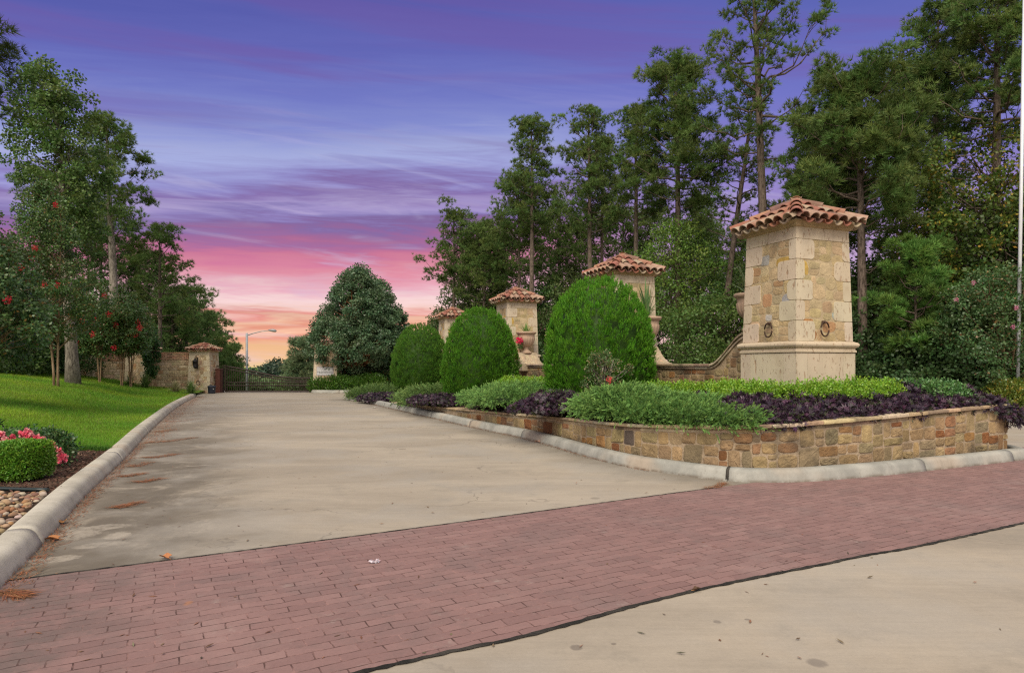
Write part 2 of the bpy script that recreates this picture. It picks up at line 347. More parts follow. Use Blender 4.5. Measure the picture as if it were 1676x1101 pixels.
BR_A = rad(28.9)
def m_brick():
    m, q = new_mat('stamped_brick'); oc = objc(q)
    wob = q.n('ShaderNodeVectorMath', {'operation': 'SCALE'}, i0=q.n('ShaderNodeVectorMath', {'operation': 'SUBTRACT'}, i0=q.noise(oc, 3.2, 4, out=1), i1=(.5, .5, .5)).outputs[0]); wob.inputs[3].default_value = .060
    v = q.n('ShaderNodeVectorMath', {'operation': 'ADD'}, i0=oc, i1=wob.outputs[0]).outputs[0]
    mp = q.n('ShaderNodeMapping', {'vector_type': 'TEXTURE'}, Vector=v); mp.inputs['Rotation'].default_value = (0, 0, BR_A)
    b = q.n('ShaderNodeTexBrick', {'offset': .5}, Vector=mp.outputs[0], Scale=1.0)
    b.inputs['Color1'].default_value = (.206, .122, .112, 1); b.inputs['Color2'].default_value = (.256, .154, .140, 1); b.inputs['Mortar'].default_value = (.3, .17, .15, 1)
    b.inputs['Mortar Size'].default_value = .0042; b.inputs['Mortar Smooth'].default_value = .25; b.inputs['Brick Width'].default_value = .238; b.inputs['Row Height'].default_value = .091
    jn = q.rng(q.noise(oc, 6, 5, .7), .34, .62)
    jf = q.math('MULTIPLY', b.outputs['Fac'], jn)
    c = b.outputs['Color']
    c = q.mix(q.math('MULTIPLY', q.rng(q.noise(oc, 1.4, 6, .68, .4), .44, .70), .62), c, (.165, .115, .108))
    c = q.mix(q.math('MULTIPLY', q.rng(q.noise(oc, 5.0, 6, .75), .50, .68), .35), c, (.15, .11, .10))
    c = q.mix(q.math('MULTIPLY', q.rng(q.noise(oc, .7, 5, .7, .3), .50, .75), .45), c, (.34, .235, .212))
    c = q.mix(q.math('MULTIPLY', q.rng(q.noise(oc, 3.5, 5, .75), .60, .75), .4), c, (.36, .31, .27))
    sp = q.n('ShaderNodeSeparateXYZ', None, i0=oc); x, y, z = sp.outputs
    dl = q.math('ADD', q.math('ADD', x, q.math('MULTIPLY', y, .44)), q.math('MULTIPLY', q.noise(oc, .8, 4), 1.2))
    c = q.mix(q.math('MULTIPLY', q.math('MULTIPLY', q.rng(dl, -2.4, -1.0), q.rng(dl, .4, -.6)), q.math('MULTIPLY', .7, q.rng(q.noise(oc, 2.5, 6, .7), .3, .62))), c, (.115, .095, .085))
    c = q.mix(q.math('MULTIPLY', q.rng(q.noise(oc, 2.1, 2, .4), .755, .775), .5), c, (.40, .17, .06))
    c = q.mix(q.math('MULTIPLY', jf, .92), c, (.06, .032, .026))
    g = q.math('ADD', .78, q.math('MULTIPLY', q.noise(oc, 55, 5, .85), .44)); c = q.mix(1.0, c, grey(q, g), 'MULTIPLY')
    h = q.math('SUBTRACT', q.math('MULTIPLY', q.noise(oc, 30, 6, .65), .35), q.math('MULTIPLY', jf, 1.0))
    return finish(m, q, c, .80, h, .7, .008, .3)
M_brick = m_brick()

def m_ground(name, c1, c2, sc1=1.2, sc2=25, bs=.6):
    m, q = new_mat(name); oc = objc(q)
    c = q.mix(q.rng(q.noise(oc, sc1, 6, .65), .35, .65), c1, c2)
    c = q.mix(1.0, c, grey(q, q.math('ADD', .6, q.math('MULTIPLY', q.noise(oc, sc2, 6, .7), .8))), 'MULTIPLY')
    return finish(m, q, c, .95, q.noise(oc, sc2 * 1.5, 6, .7), bs, .02, .1)
M_turf = m_ground('turf', (.085, .155, .022), (.14, .23, .035), .5, 30)
M_dirt = m_ground('forest_floor', (.035, .026, .016), (.07, .052, .03))
M_mulch = m_ground('bark_mulch', (.055, .032, .022), (.13, .078, .055), 3, 40, 1.0)
M_soil = m_ground('garden_soil', (.035, .024, .018), (.075, .05, .035), 3, 40, 1.0)
M_tar = m_ground('tar_joint', (.025, .025, .023), (.075, .068, .058), 4, 60, .8)
M_pale = m_ground('pale_worn_patch', (.42, .365, .29), (.50, .44, .355), 2, 40, .2)
# ---------------------------------------------------------------- paths
def catmull(P, step=.25):
    P = np.asarray(P, float); P = np.vstack([2 * P[0] - P[1], P, 2 * P[-1] - P[-2]]); out = []
    for i in range(1, len(P) - 2):
        n = max(2, int(np.linalg.norm(P[i + 1] - P[i]) / step)); t = np.linspace(0, 1, n, endpoint=False)[:, None]
        a, b, c, d = P[i - 1], P[i], P[i + 1], P[i + 2]
        out.append(.5 * (2 * b + (c - a) * t + (2 * a - 5 * b + 4 * c - d) * t ** 2 + (3 * b - a - 3 * c + d) * t ** 3))
    out.append(P[-2][None]); return np.concatenate(out)
class Path:
    def __init__(s, P, side=1):
        s.P = np.asarray(P, float)[:, :2]; d = np.linalg.norm(np.diff(s.P, axis=0), axis=1); s.u = np.concatenate([[0], np.cumsum(d)]); s.L = s.u[-1]
        T = unit(np.gradient(s.P, axis=0)); s.N = np.stack([-T[:, 1], T[:, 0]], 1) * side; s.T = T
    def pt(s, u, off=0.0):
        u = np.asarray(u, float); off = np.asarray(off, float)
        p = np.stack([np.interp(u, s.u, s.P[:, k]) for k in (0, 1)], -1); n = unit(np.stack([np.interp(u, s.u, s.N[:, k]) for k in (0, 1)], -1))
        return p + n * off[..., None] if off.ndim else p + n * off
def sweep(acc, path, u0, u1, prof, col, step=.2, z0=None, smooth=True, caps=True):
    """prof: closed list of (offset, z); z0: function u -> added height"""
    n = max(2, int((u1 - u0) / step) + 1); us = np.linspace(u0, u1, n); m = len(prof); V = []
    for o, z in prof:
        p = path.pt(us, o); V.append(np.concatenate([p, (z + (z0(us) if z0 else 0 * us))[:, None]], 1))
    V = np.stack(V, 1).reshape(-1, 3); f = [(i * m + k, i * m + (k + 1) % m, (i + 1) * m + (k + 1) % m, (i + 1) * m + k) for i in range(n - 1) for k in range(m)]
    n0 = acc.n; acc.add(V, f, col, smooth)
    if caps:
        acc.F.append(np.array([[n0 + i for i in range(m - 1, -1, -1)], [n0 + (n - 1) * m + i for i in range(m)]])); acc.Cc.append(np.tile(np.asarray(col, float), (2, 1))); acc.S.append(np.zeros(2, bool)); acc.V.append(np.zeros((0, 3)))

KL = [gp(*p) for p in [(21, 943), (69, 893), (146, 807), (209, 746.5), (251, 700.6), (292.5, 665), (322, 648.5)]]
KL = [(KL[0][0] + .45 * 3.2, KL[0][1] - 3.2)] + KL
kl = Path(catmull(KL), side=1)                 # +offset = away from the road (left)
def kerbX(Yd): return np.interp(Yd, kl.P[:, 1], kl.P[:, 0])
KP = [(0, 0), (.022, .05), (.045, .098), (.062, .122), (.085, .140), (.115, .150), (.16, .155), (.235, .152), (.252, .145), (.265, .125), (.270, -.06), (0, -.06)]
KPI = [(0, 0), (.018, .06), (.034, .112), (.048, .134), (.070, .152), (.098, .161), (.14, .164), (.195, .162), (.210, .150), (.220, -.06), (0, -.06)]
def kerb(path, u0, u1, prof, joints, name='kerb', mat=None):
    a = Acc(); edges = [u0] + [j for j in joints if u0 < j < u1] + [u1]
    for i in range(len(edges) - 1):
        sweep(a, path, edges[i] + (.006 if i else 0), edges[i + 1] - (.006 if i < len(edges) - 2 else 0), prof, (1, 1, 1), .12)
    b = Acc(); sweep(b, path, u0 + .01, u1 - .01, [(.03, -.06)] + [(min(max(o, .0) + .018, .20), z - .022) for o, z in prof[1:-2]] + [(.19, -.06)], (1, 1, 1)); tag(b.build('kerb_joint_filler', M_tar), kind='structure')
    return tag(a.build(name, mat or M_kerb), kind='structure')
kerb(kl, 0, kl.L, KP, [4.4, 9.6, 14.2, 18.0, 21.5, 25, 28.5], mat=M_kerbl)

IK = [gp(*p) for p in [(566, 654.5), (590, 657), (627, 665.5), (704, 683), (767, 698), (852, 716), (900, 729), (1004, 759), (1110, 777), (1190, 787), (1250, 790), (1316, 789), (1390, 783.5), (1452, 778), (1517, 771), (1661, 754.5)]]
AX = np.array([-.351, .936]); AN = np.array([.936, .351])    # island axis (away from the camera) and its right-hand normal
P1 = np.array([4.87, 11.1])
e = np.array(IK[-1])
IK = [tuple(np.array(IK[0]) + np.array([2.4, 2.6])), tuple(np.array(IK[0]) + np.array([.3, 1.2]))] + IK + [tuple(e + np.array([.55, .45])), tuple(e + np.array([.35, 1.6])), tuple(e + AX * 6 + np.array([.1, 0])), tuple(e + AX * 14), tuple(e + AX * 21)]
ik = Path(catmull(IK, .2), side=1)             # walking it counter-clockwise: +offset = into the island
def u_at(path, p):
    return path.u[np.argmin(np.linalg.norm(path.P - np.array(p), axis=1))]
uA = u_at(ik, gp(640, 668)); u1190 = u_at(ik, gp(1188, 786.5)); uE = u_at(ik, e); uEnd = u_at(ik, e + AX * 10)
kerb(ik, .2, ik.L - .3, KPI, [u_at(ik, gp(*p)) for p in [(627, 665.5), (704, 683), (767, 698), (852, 716)]] + [u1190] + [u_at(ik, gp(1517, 771)), uE, uE + 4, uE + 8])

a = Acc(); sweep(a, ik, u1190 - .022, u1190 + .018, [(-.004, -.02)] + [(o - .003, z + .003) for o, z in KPI[1:-2]] + [(.21, -.02)], (1, 1, 1), .02); tag(a.build('expansion_joint', M_tar), kind='structure')
# right-hand verge kerb beyond the exit lane
VK = Path([(19.75, 4.0), (14.5, 18.0), (7.48, 36.7)], side=-1)
VKp = Path(catmull(VK.P, .4), side=-1)
kerb(VKp, 0, VKp.L, KP, [3.5, 7, 10.5, 14, 17.5, 21, 24.5, 28])

# ---------------------------------------------------------------- paving
def sheet(name, poly, z, mat, zs=None):
    a = Acc(); V = [(x, y, z) for x, y in poly]; a.add(V, [list(range(len(V)))], (1, 1, 1)); return tag(a.build(name, mat), kind='structure')
def strip(name, left, right, z, mat):
    a = Acc(); n = len(left); V = [(x, y, z) for x, y in left] + [(x, y, z) for x, y in right]
    a.add(V, [(i, i + 1, n + i + 1, n + i) for i in range(n - 1)], (1, 1, 1)); return tag(a.build(name, mat), kind='structure')
ys = np.concatenate([np.linspace(-12, 1, 4), np.linspace(1.5, 31, 40), [33, 35.5, 37.6]])
def dist_kerb(P):
    return np.min(np.linalg.norm(P[:, None, :2] - ik.P[None, ::2], axis=2), axis=1)
ys = np.concatenate([np.linspace(-12, 1, 5), np.linspace(1.5, 31, 110), [32, 33, 34.2, 35.5, 37.6]]); nxr = 110; V = []
for y in ys:
    xl = float(kerbX(y)) - .1 - float(1.6 * sstep(31, 34, y)) if y > kl.P[0, 1] else kl.P[0, 0] - .1 - (y - kl.P[0, 1]) * .45
    xr = float(np.interp(y, [-12, 4, 18, 36.7, 40], [25.8, 19.9, 14.6, 7.6, 6.4])); q = np.linspace(0, 1, nxr) ** 1.25; V.append(np.stack([xl + (xr - xl) * q, np.full(nxr, y), np.zeros(nxr)], 1))
V = np.concatenate(V); a = Acc(); a.add(V, [(j * nxr + i, j * nxr + i + 1, (j + 1) * nxr + i + 1, (j + 1) * nxr + i) for j in range(len(ys) - 1) for i in range(nxr - 1)], (1, 1, 1)); rd = tag(a.build('road', M_conc), kind='structure')
dk = rd.data.attributes.new('gutter', 'FLOAT', 'POINT'); dk.data.foreach_set('value', np.concatenate([dist_kerb(V[i:i + 500]) for i in range(0, len(V), 500)]).astype(np.float32))

near = [gp(*p) for p in [(590, 1101), (850, 1044), (1120, 971), (1400, 913), (1676, 856)]]
near = [(near[0][0] - 5.5 * .877, near[0][1] - 5.5 * .49)] + near + [(near[-1][0] + 12, near[-1][1] + 12 * .54)]
far = [gp(*p) for p in [(20, 950), (270, 918), (700, 862), (1180, 797)]]
far = [(far[0][0] - 2.0, far[0][1] - 1.2)] + far + [(far[-1][0] + 12, far[-1][1] + 12 * .57)]
nP = Path(catmull(near, .15), 1); fP = Path(catmull(far, .15), 1)
m_ = 90; nu = np.linspace(0, nP.L, m_); fu = np.linspace(0, fP.L, m_)
strip('brick_crossing', [tuple(p) for p in nP.pt(nu)], [tuple(p) for p in fP.pt(fu)], .004, M_brick)
def ragged(path, w, k, name, u0=0, u1=None):
    us = np.arange(u0, u1 or path.L, .05); n = len(us)
    a = path.pt(us, -w * (.5 + k * R.random(n))); b = path.pt(us, w * (.5 + k * R.random(n)))
    strip(name, [tuple(p) for p in a], [tuple(p) for p in b], .008, M_tar)
ragged(nP, .020, .7, 'road_joint'); ragged(fP, .013, .7, 'road_joint', 0, 9.2)
# contraction joints across the lane
for d in (13.6, 20.5, 27.0):
    a_, b_ = np.array([float(kerbX(d)), d]), np.array([float(kerbX(d)), d]) + np.array([.92, .36]) * 1.0
    L_ = 9.5 if d < 20 else 8.0
    us = np.linspace(0, L_, 60); pl = a_[None] + np.array([.93, .36])[None] * us[:, None]; 
    strip('road_joint', [tuple(p + np.array([-.002, -.004])) for p in pl], [tuple(p + np.array([.002, .005])) for p in pl], .003, M_tar)
# ---------------------------------------------------------------- terrain
def gz(x, y):
    x = np.asarray(x, float); y = np.asarray(y, float)
    return -.03 - 3.0 * sstep(38, 64, y)
def moundz(x, y):
    x = np.asarray(x, float); y = np.asarray(y, float)
    d = np.maximum((kerbX(np.clip(y, .5, 31)) - (y - 31).clip(0) * .3 - .27 - x) * .91, 0)
    h = .125 + 1.0 * sstep(0, 7.5, d) * (.55 + .45 * sstep(5, 16, y)) + .03 * np.sin(x * 1.3 + y * .7) * sstep(0, 2, d)
    return h * (1 - sstep(38, 58, y)) + gz(x, y) * sstep(38, 58, y)
def grid(name, xs_fn, ys, nx, zf, mat, kind='structure'):
    V = []; ny = len(ys)
    for y in ys:
        x0, x1 = xs_fn(y); xs = np.linspace(x0, x1, nx); V.append(np.stack([xs, np.full(nx, y), zf(xs, np.full(nx, y))], 1))
    V = np.concatenate(V); f = [(j * nx + i, j * nx + i + 1, (j + 1) * nx + i + 1, (j + 1) * nx + i) for j in range(ny - 1) for i in range(nx - 1)]
    a = Acc(); a.add(V, f, (1, 1, 1), True); return tag(a.build(name, mat), kind=kind)
gy = np.concatenate([[-400, -60, -14], np.linspace(-10, 70, 60), [100, 200, 500, 1200]])
grid('ground', lambda y: (-900, 900), gy, 60, lambda x, y: gz(x, y) - .02, M_turf)
def kx(y): return float(kerbX(np.clip(y, kl.P[0, 1], 31))) - .262 - (max(y - 31, 0) * .3) + (max(kl.P[0, 1] - y, 0) * .45)
def mound_part(name, y0, y1, mat, lift=0.0, n=30, wd=26):
    def xf(y): return (kx(y) - wd, kx(y))
    xs_n = 60
    V = []; ys_ = np.linspace(y0, y1, n)
    for y in ys_:
        tt = np.linspace(0, 1, xs_n) ** 2; xs = kx(y) - wd * tt; V.append(np.stack([xs, np.full(xs_n, y), moundz(xs, np.full(xs_n, y)) + lift], 1))
    V = np.concatenate(V); f = [(j * xs_n + i, (j + 1) * xs_n + i, (j + 1) * xs_n + i + 1, j * xs_n + i + 1) for j in range(n - 1) for i in range(xs_n - 1)]
    a = Acc(); a.add(V, f, (1, 1, 1), True); return tag(a.build(name, mat), kind='structure')
YP, YM = 7.0, 10.4          # pebbles, then mulch, then lawn
mound_part('stone_bed', -3, YP, M_soil, 0, 14); mound_part('mulch_bed', YP, YM, M_mulch, 0, 12); mound_part('lawn', YM, 60, M_turf, 0, 60)
def rightz(x, y): return .13 + gz(x, y) + .5 * sstep(0, 12, x - np.interp(y, VKp.P[:, 1], VKp.P[:, 0]) ) 
grid('forest_ground', lambda y: (float(np.interp(y, [4, 18, 36.7, 60], [20.02, 14.77, 7.75, 4])), 80), np.linspace(-4, 75, 50), 26, rightz, M_dirt)
strip('road', [(-16.5, 37.6), (-16.5, 44), (-17, 52), (-18, 66), (-20, 90)], [(8, 37.6), (-6, 44), (-8, 52), (-9, 66), (-11, 90)], -.3, M_conc)
for v in bpy.data.objects['road.001'].data.vertices: v.co.z = float(gz(0, v.co.y)) + .03 - (.02 if v.co.y < 38 else 0)

# ---------------------------------------------------------------- masonry
def guillo(x0, y0, x1, y1, mw, mh, out, lo=.55):
    w_, h_ = x1 - x0, y1 - y0
    if (w_ <= mw * random.uniform(.8, 1.35) and h_ <= mh * random.uniform(.8, 1.3)): out.append((x0, y0, x1, y1)); return
    if w_ / mw > h_ / mh:
        k = x0 + w_ * random.uniform(.34, .66); guillo(x0, y0, k, y1, mw, mh, out); guillo(k, y0, x1, y1, mw, mh, out)
    else:
        k = y0 + h_ * random.uniform(.36, .64); guillo(x0, y0, x1, k, mw, mh, out); guillo(x0, k, x1, y1, mw, mh, out)
def stone(acc, mp, r, gap, bulge, col, pw=5.0, jr=.05, base=-.012, hfun=None, n=16):
    x0, y0, x1, y1 = r; cx, cy = (x0 + x1) / 2, (y0 + y1) / 2; a, b = (x1 - x0) / 2 - gap * random.uniform(.5, 1.2), (y1 - y0) / 2 - gap * random.uniform(.5, 1.2)
    if a < .012 or b < .012: return
    th = np.linspace(0, 2 * np.pi, n, endpoint=False) + random.uniform(-.1, .1); p = random.uniform(pw * .6, pw * 1.5)
    c_, s__ = np.cos(th), np.sin(th); ph = random.uniform(0, 6.28); kq = jr * 2.2; q4 = [(random.uniform(-kq, kq) * a, random.uniform(-kq, kq) * b) for _ in range(4)]
    j = 1 + jr * np.sin(2 * th + ph) * random.random() + R.uniform(-jr, jr, n) * .5
    ux = np.sign(c_) * np.abs(c_) ** (2 / p) * a * j; uy = np.sign(s__) * np.abs(s__) ** (2 / p) * b * j
    s_u, t_u = (ux / a + 1) / 2, (uy / b + 1) / 2; wts = [(1 - s_u) * (1 - t_u), s_u * (1 - t_u), s_u * t_u, (1 - s_u) * t_u]; ux = ux + sum(w4 * q[0] for w4, q in zip(wts, q4)); uy = uy + sum(w4 * q[1] for w4, q in zip(wts, q4))
    tl = (random.uniform(-.4, .4) * bulge, random.uniform(-.4, .4) * bulge)
    U = [cx + ux, cx + ux * .985, cx + ux * .90, cx + ux * .5, np.array([cx])]; W_ = [cy + uy, cy + uy * .985, cy + uy * .88, cy + uy * .5, np.array([cy])]
    D = [np.full(n, base), np.full(n, bulge * .45), bulge * (.9 + R.uniform(-.15, .15, n)) + tl[0] * c_ + tl[1] * s__, bulge * (1.15 + R.uniform(-.35, .35, n)), np.array([bulge * 1.1])]
    V = mp(np.concatenate(U), np.concatenate(W_), np.concatenate(D))
    f = [(k * n + i, k * n + (i + 1) % n, (k + 1) * n + (i + 1) % n, (k + 1) * n + i) for k in range(3) for i in range(n)]
    n0 = acc.n; acc.add(V, f, col, False); t3 = np.array([[n0 + 3 * n + i, n0 + 3 * n + (i + 1) % n, n0 + 4 * n] for i in range(n)])
    acc.F.append(t3); acc.Cc.append(np.tile(np.asarray(col, float), (n, 1))); acc.S.append(np.zeros(n, bool)); acc.V.append(np.zeros((0, 3)))
WARM = [((.33, .24, .125), 6), ((.36, .265, .14), 5), ((.28, .20, .11), 4), ((.36, .20, .075), 2), ((.23, .10, .042), 2), ((.26, .20, .12), 2), ((.11, .09, .075), .6), ((.30, .17, .085), 2.5)]
PILC = [((.47, .355, .20), 6), ((.50, .385, .225), 6), ((.43, .32, .175), 5), ((.50, .31, .09), .8), ((.36, .17, .07), 1.5), ((.42, .25, .13), 1.2), ((.40, .40, .36), .4)]
GATC = [((.54, .42, .27), 5), ((.47, .36, .23), 4), ((.40, .27, .17), 3), ((.46, .28, .15), 2), ((.58, .47, .33), 3)]
def pick(pal): return jit(random.choices([p[0] for p in pal], [p[1] for p in pal])[0], .14)
def panel(acc, mp, x0, y0, x1, y1, mw, mh, pal, gap=.012, bulge=.012, pw=5, jr=.05):
    out = []; guillo(x0, y0, x1, y1, mw, mh, out)
    for r in out: stone(acc, mp, r, gap, bulge, pick(pal), pw, jr)

# planter wall that follows the kerb
OFFW = .30
def ztop(u):
    s = np.array([uA, u_at(ik, gp(704, 683)), u_at(ik, gp(852, 716)), u_at(ik, gp(1004, 759)), u_at(ik, gp(1190, 787)), u_at(ik, gp(1400, 782)), uE, uEnd])
    return np.interp(u, s, [.17, .30, .47, .60, .70, .76, .87, .80])
a = Acc(); u0_, u1_ = uA - .8, uEnd
sweep(a, ik, u0_, u1_, [(OFFW, -.05), (OFFW, -.105), (OFFW + .30, -.105), (OFFW + .30, -.05)], (.33, .26, .17), .15, None, False)
n = 140; us = np.linspace(u0_, u1_, n); V = []
for o, zt in ((OFFW + .012, False), (OFFW + .012, True), (OFFW + .32, True), (OFFW + .32, False)):
    p = ik.pt(us, o); V.append(np.concatenate([p, (np.where(zt, ztop(us) - .10, .0))[:, None]], 1))
V = np.stack(V, 1).reshape(-1, 3); a = Acc(); a.add(V, [(i * 4 + k, i * 4 + (k + 1) % 4, (i + 1) * 4 + (k + 1) % 4, (i + 1) * 4 + k) for i in range(n - 1) for k in range(4)] + [(3, 2, 1, 0), ((n - 1) * 4, (n - 1) * 4 + 1, (n - 1) * 4 + 2, (n - 1) * 4 + 3)], (.40, .31, .21))
def mpw(u, v, d):
    zt = ztop(u) - .105; z = .12 + (zt - .12) * v; p = ik.pt(u, OFFW + .012 - d); return np.concatenate([p, z[:, None]], 1)
u = u0_ + .9
while u < uEnd - 1:
    hh = float(ztop(u + .7)) - .22
    if hh > .12:
        out = []; guillo(0, 0, 1.4, hh, .36, .25, out)
        for r in out:
            stone(a, lambda U_, W_, D_: mpw(u + U_, W_ / hh, D_), r, .011, random.choice([.004, .008, .012, .018]), pick(WARM), 5.5, .065)
    u += 1.4
wall = thing('planter_wall', 'curved honey coloured rubble retaining wall with flat stone coping around the planted island', 'retaining wall', (0, 0, 0))
a.build('stone_facing', M_wallst, wall)
a = Acc()
for (dz0, dz1, oo) in ((-.105, -.055, .022), (-.053, 0.0, -.028)):
    u = u0_
    while u < uEnd - .3:
        L_ = random.uniform(.28, .6); o0 = OFFW - .012 + oo + random.uniform(-.008, .006); t1, t2 = dz0 + random.uniform(0, .004), dz1 - random.uniform(0, .006)
        sweep(a, ik, u + .004, min(u + L_, uEnd) - .004, [(o0 + .006, t1), (o0, t1 + .008), (o0 + .002, t2 - .010), (o0 + .010, t2), (OFFW + .34, t2), (OFFW + .34, t1)], jit(random.choice([(.46, .36, .22), (.40, .30, .18), (.50, .42, .30), (.30, .23, .15)]), .15), .12, ztop, False)
        u += L_
a.build('coping', M_wallst, wall)
# planting soil
def soilz(x, y):
    s = (np.asarray(y, float) - 9.0); return .70 - .55 * sstep(2, 19, s)
inner = ik.pt(np.linspace(.25, ik.L - .4, 160), .23)
cx_, cy_ = P1 + AX * 8
a = Acc(); rings = []
spine = np.array([P1 + AX * s for s in np.linspace(0, 20, 40)])
for k in np.linspace(0, 1, 9):
    V = []
    for p in inner:
        q_ = spine[np.argmin(np.linalg.norm(spine - p, axis=1))]; V.append(p * (1 - k) + q_ * k)
    V = np.array(V); 
    zz = soilz(V[:, 0], V[:, 1]) * sstep(-.1, .18, k) + .13 * (1 - sstep(-.1, .18, k)) if k > 0 else np.full(len(V), .13)
    if k > 0: zz = soilz(V[:, 0], V[:, 1])
    rings.append(np.concatenate([V, zz[:, None]], 1))
# first rings hug the wall: narrow strip beside the kerb stays low, soil starts behind the wall
hug = ik.pt(np.linspace(.25, ik.L - .4, 160), OFFW + .28); uu = np.linspace(.25, ik.L - .4, 160)
wz = np.where((uu > u0_) & (uu < uEnd), ztop(uu) - .05, .16)
rings[0] = np.concatenate([inner, np.full((160, 1), .135)], 1)
rings.insert(1, np.concatenate([ik.pt(uu, OFFW + .25), np.full((160, 1), .137)], 1)); rings.insert(2, np.concatenate([hug, wz[:, None]], 1))
rings = rings[:3] + rings[4:]
V = np.concatenate(rings); m_ = 160
a.add(V, [(r * m_ + i, r * m_ + i + 1, (r + 1) * m_ + i + 1, (r + 1) * m_ + i) for r in range(len(rings) - 1) for i in range(m_ - 1)], (1, 1, 1), True)
tag(a.build('planting_bed', M_soil), kind='structure')

# ---------------------------------------------------------------- tiled cap
TILC = [((.28, .115, .075), 5), ((.24, .095, .062), 4), ((.32, .21, .14), 3.5), ((.35, .27, .19), 3.5), ((.19, .10, .078), 2), ((.32, .16, .105), 2)]
def barrel(acc, p0, p1, r0, r1, up, side, col, th=.012, arc=1.0, n=8, flip=1):
    """half-round tile from p0 (low end) to p1 (high end)"""
    a = np.linspace(-arc * np.pi / 2, arc * np.pi / 2, n + 1); V = []
    for p, r in ((p0, r0), (p1, r1)):
        for rr in (r, r - th):
            V.append(np.array(p)[None] + rr * (np.sin(a)[:, None] * side[None] + flip * (np.cos(a) - (0 if flip > 0 else 0))[:, None] * up[None]))
    V = np.concatenate(V); m = n + 1; f = []
    for i in range(n):
        f += [(i, i + 1, 2 * m + i + 1, 2 * m + i), (m + i + 1, m + i, 3 * m + i, 3 * m + i + 1), (i + 1, i, m + i, m + i + 1), (2 * m + i, 2 * m + i + 1, 3 * m + i + 1, 3 * m + i)]
    f += [(0, 2 * m, 3 * m, m), (m - 1, 2 * m - 1, 4 * m - 1, 3 * m - 1)]
    acc.add(V, f, col, False)
def tile_cap(half, z0, rise, spacing=.205, courses=3, over=.05):
    """pyramid of barrel tiles; returns an Acc in local coordinates"""
    a = Acc(); slope = math.atan2(rise, half)
    # closed mortar pyramid under the tiles
    b = half - .03
    a.add([(-b, -b, z0 - .01), (b, -b, z0 - .01), (b, b, z0 - .01), (-b, b, z0 - .01), (0, 0, z0 + rise - .035)], [(0, 3, 2, 1)], (.38, .30, .2))
    n0 = a.n - 5; a.F.append(np.array([[n0, n0 + 1, n0 + 4], [n0 + 1, n0 + 2, n0 + 4], [n0 + 2, n0 + 3, n0 + 4], [n0 + 3, n0, n0 + 4]])); a.Cc.append(np.tile((.38, .30, .2), (4, 1))); a.S.append(np.zeros(4, bool)); a.V.append(np.zeros((0, 3)))
    nc = int(round(2 * half / spacing)); sp = 2 * half / nc
    for k in range(4):
        th = k * math.pi / 2; out = np.array([math.cos(th), math.sin(th), 0.0]); side = np.array([-math.sin(th), math.cos(th), 0.0])
        down = unit(out * math.cos(slope) - np.array([0, 0, 1.0]) * math.sin(slope)); up = unit(out * math.sin(slope) + np.array([0, 0, 1.0]) * math.cos(slope)); Ls = math.hypot(half, rise)
        for i in range(nc):
            xc = -half + sp * (i + .5); L_ = Ls * (1 - abs(xc) / half)
            for kind in (0, 1):
                xx = xc if kind else xc + sp / 2
                if not kind and i == nc - 1: continue
                L_ = Ls * (1 - abs(xx) / half) + .04; s = -over - (.0 if kind else .025) + random.uniform(-.012, .012); cj = random.uniform(.30, .36)
                while s < L_ - .02:
                    e_ = min(s + cj + .05, L_); base = out * half + side * xx + np.array([0, 0, z0]); lift = .030 if kind else .022
                    jx = side * random.uniform(-.006, .006)
                    p0 = base - down * s + up * lift + jx; p1 = base - down * e_ + up * (lift - .028) + jx
                    if kind: barrel(a, p0, p1, sp * .50, sp * .40, up, side, pick(TILC), arc=.96)
                    else: barrel(a, p0 + up * .03, p1 + up * .04, sp * .44, sp * .36, up, side, pick(TILC), arc=.85, flip=-1)
                    s += cj
    for k in range(4):
        th = (k + .5) * math.pi / 2; out = np.array([math.cos(th), math.sin(th), 0.0]); side = np.array([-math.sin(th), math.cos(th), 0.0]); dh = half * math.sqrt(2)
        s2 = math.atan2(rise, dh); down = unit(out * math.cos(s2) - np.array([0, 0, 1.0]) * math.sin(s2)); up = unit(out * math.sin(s2) + np.array([0, 0, 1.0]) * math.cos(s2)); Lh = math.hypot(dh, rise)
        s = -.02
        while s < Lh - .02:
            e_ = min(s + .40, Lh + .02); base = out * dh + np.array([0, 0, z0])
            barrel(a, base - down * s + up * .055, base - down * e_ + up * .035, .105, .085, up, side, pick(TILC), arc=1.0); s += .36
    a.lathe([(.001, z0 + rise + .125), (.06, z0 + rise + .115), (.105, z0 + rise + .08), (.125, z0 + rise + .03), (.13, z0 + rise - .03)], 14, (.47, .33, .22))
    return a

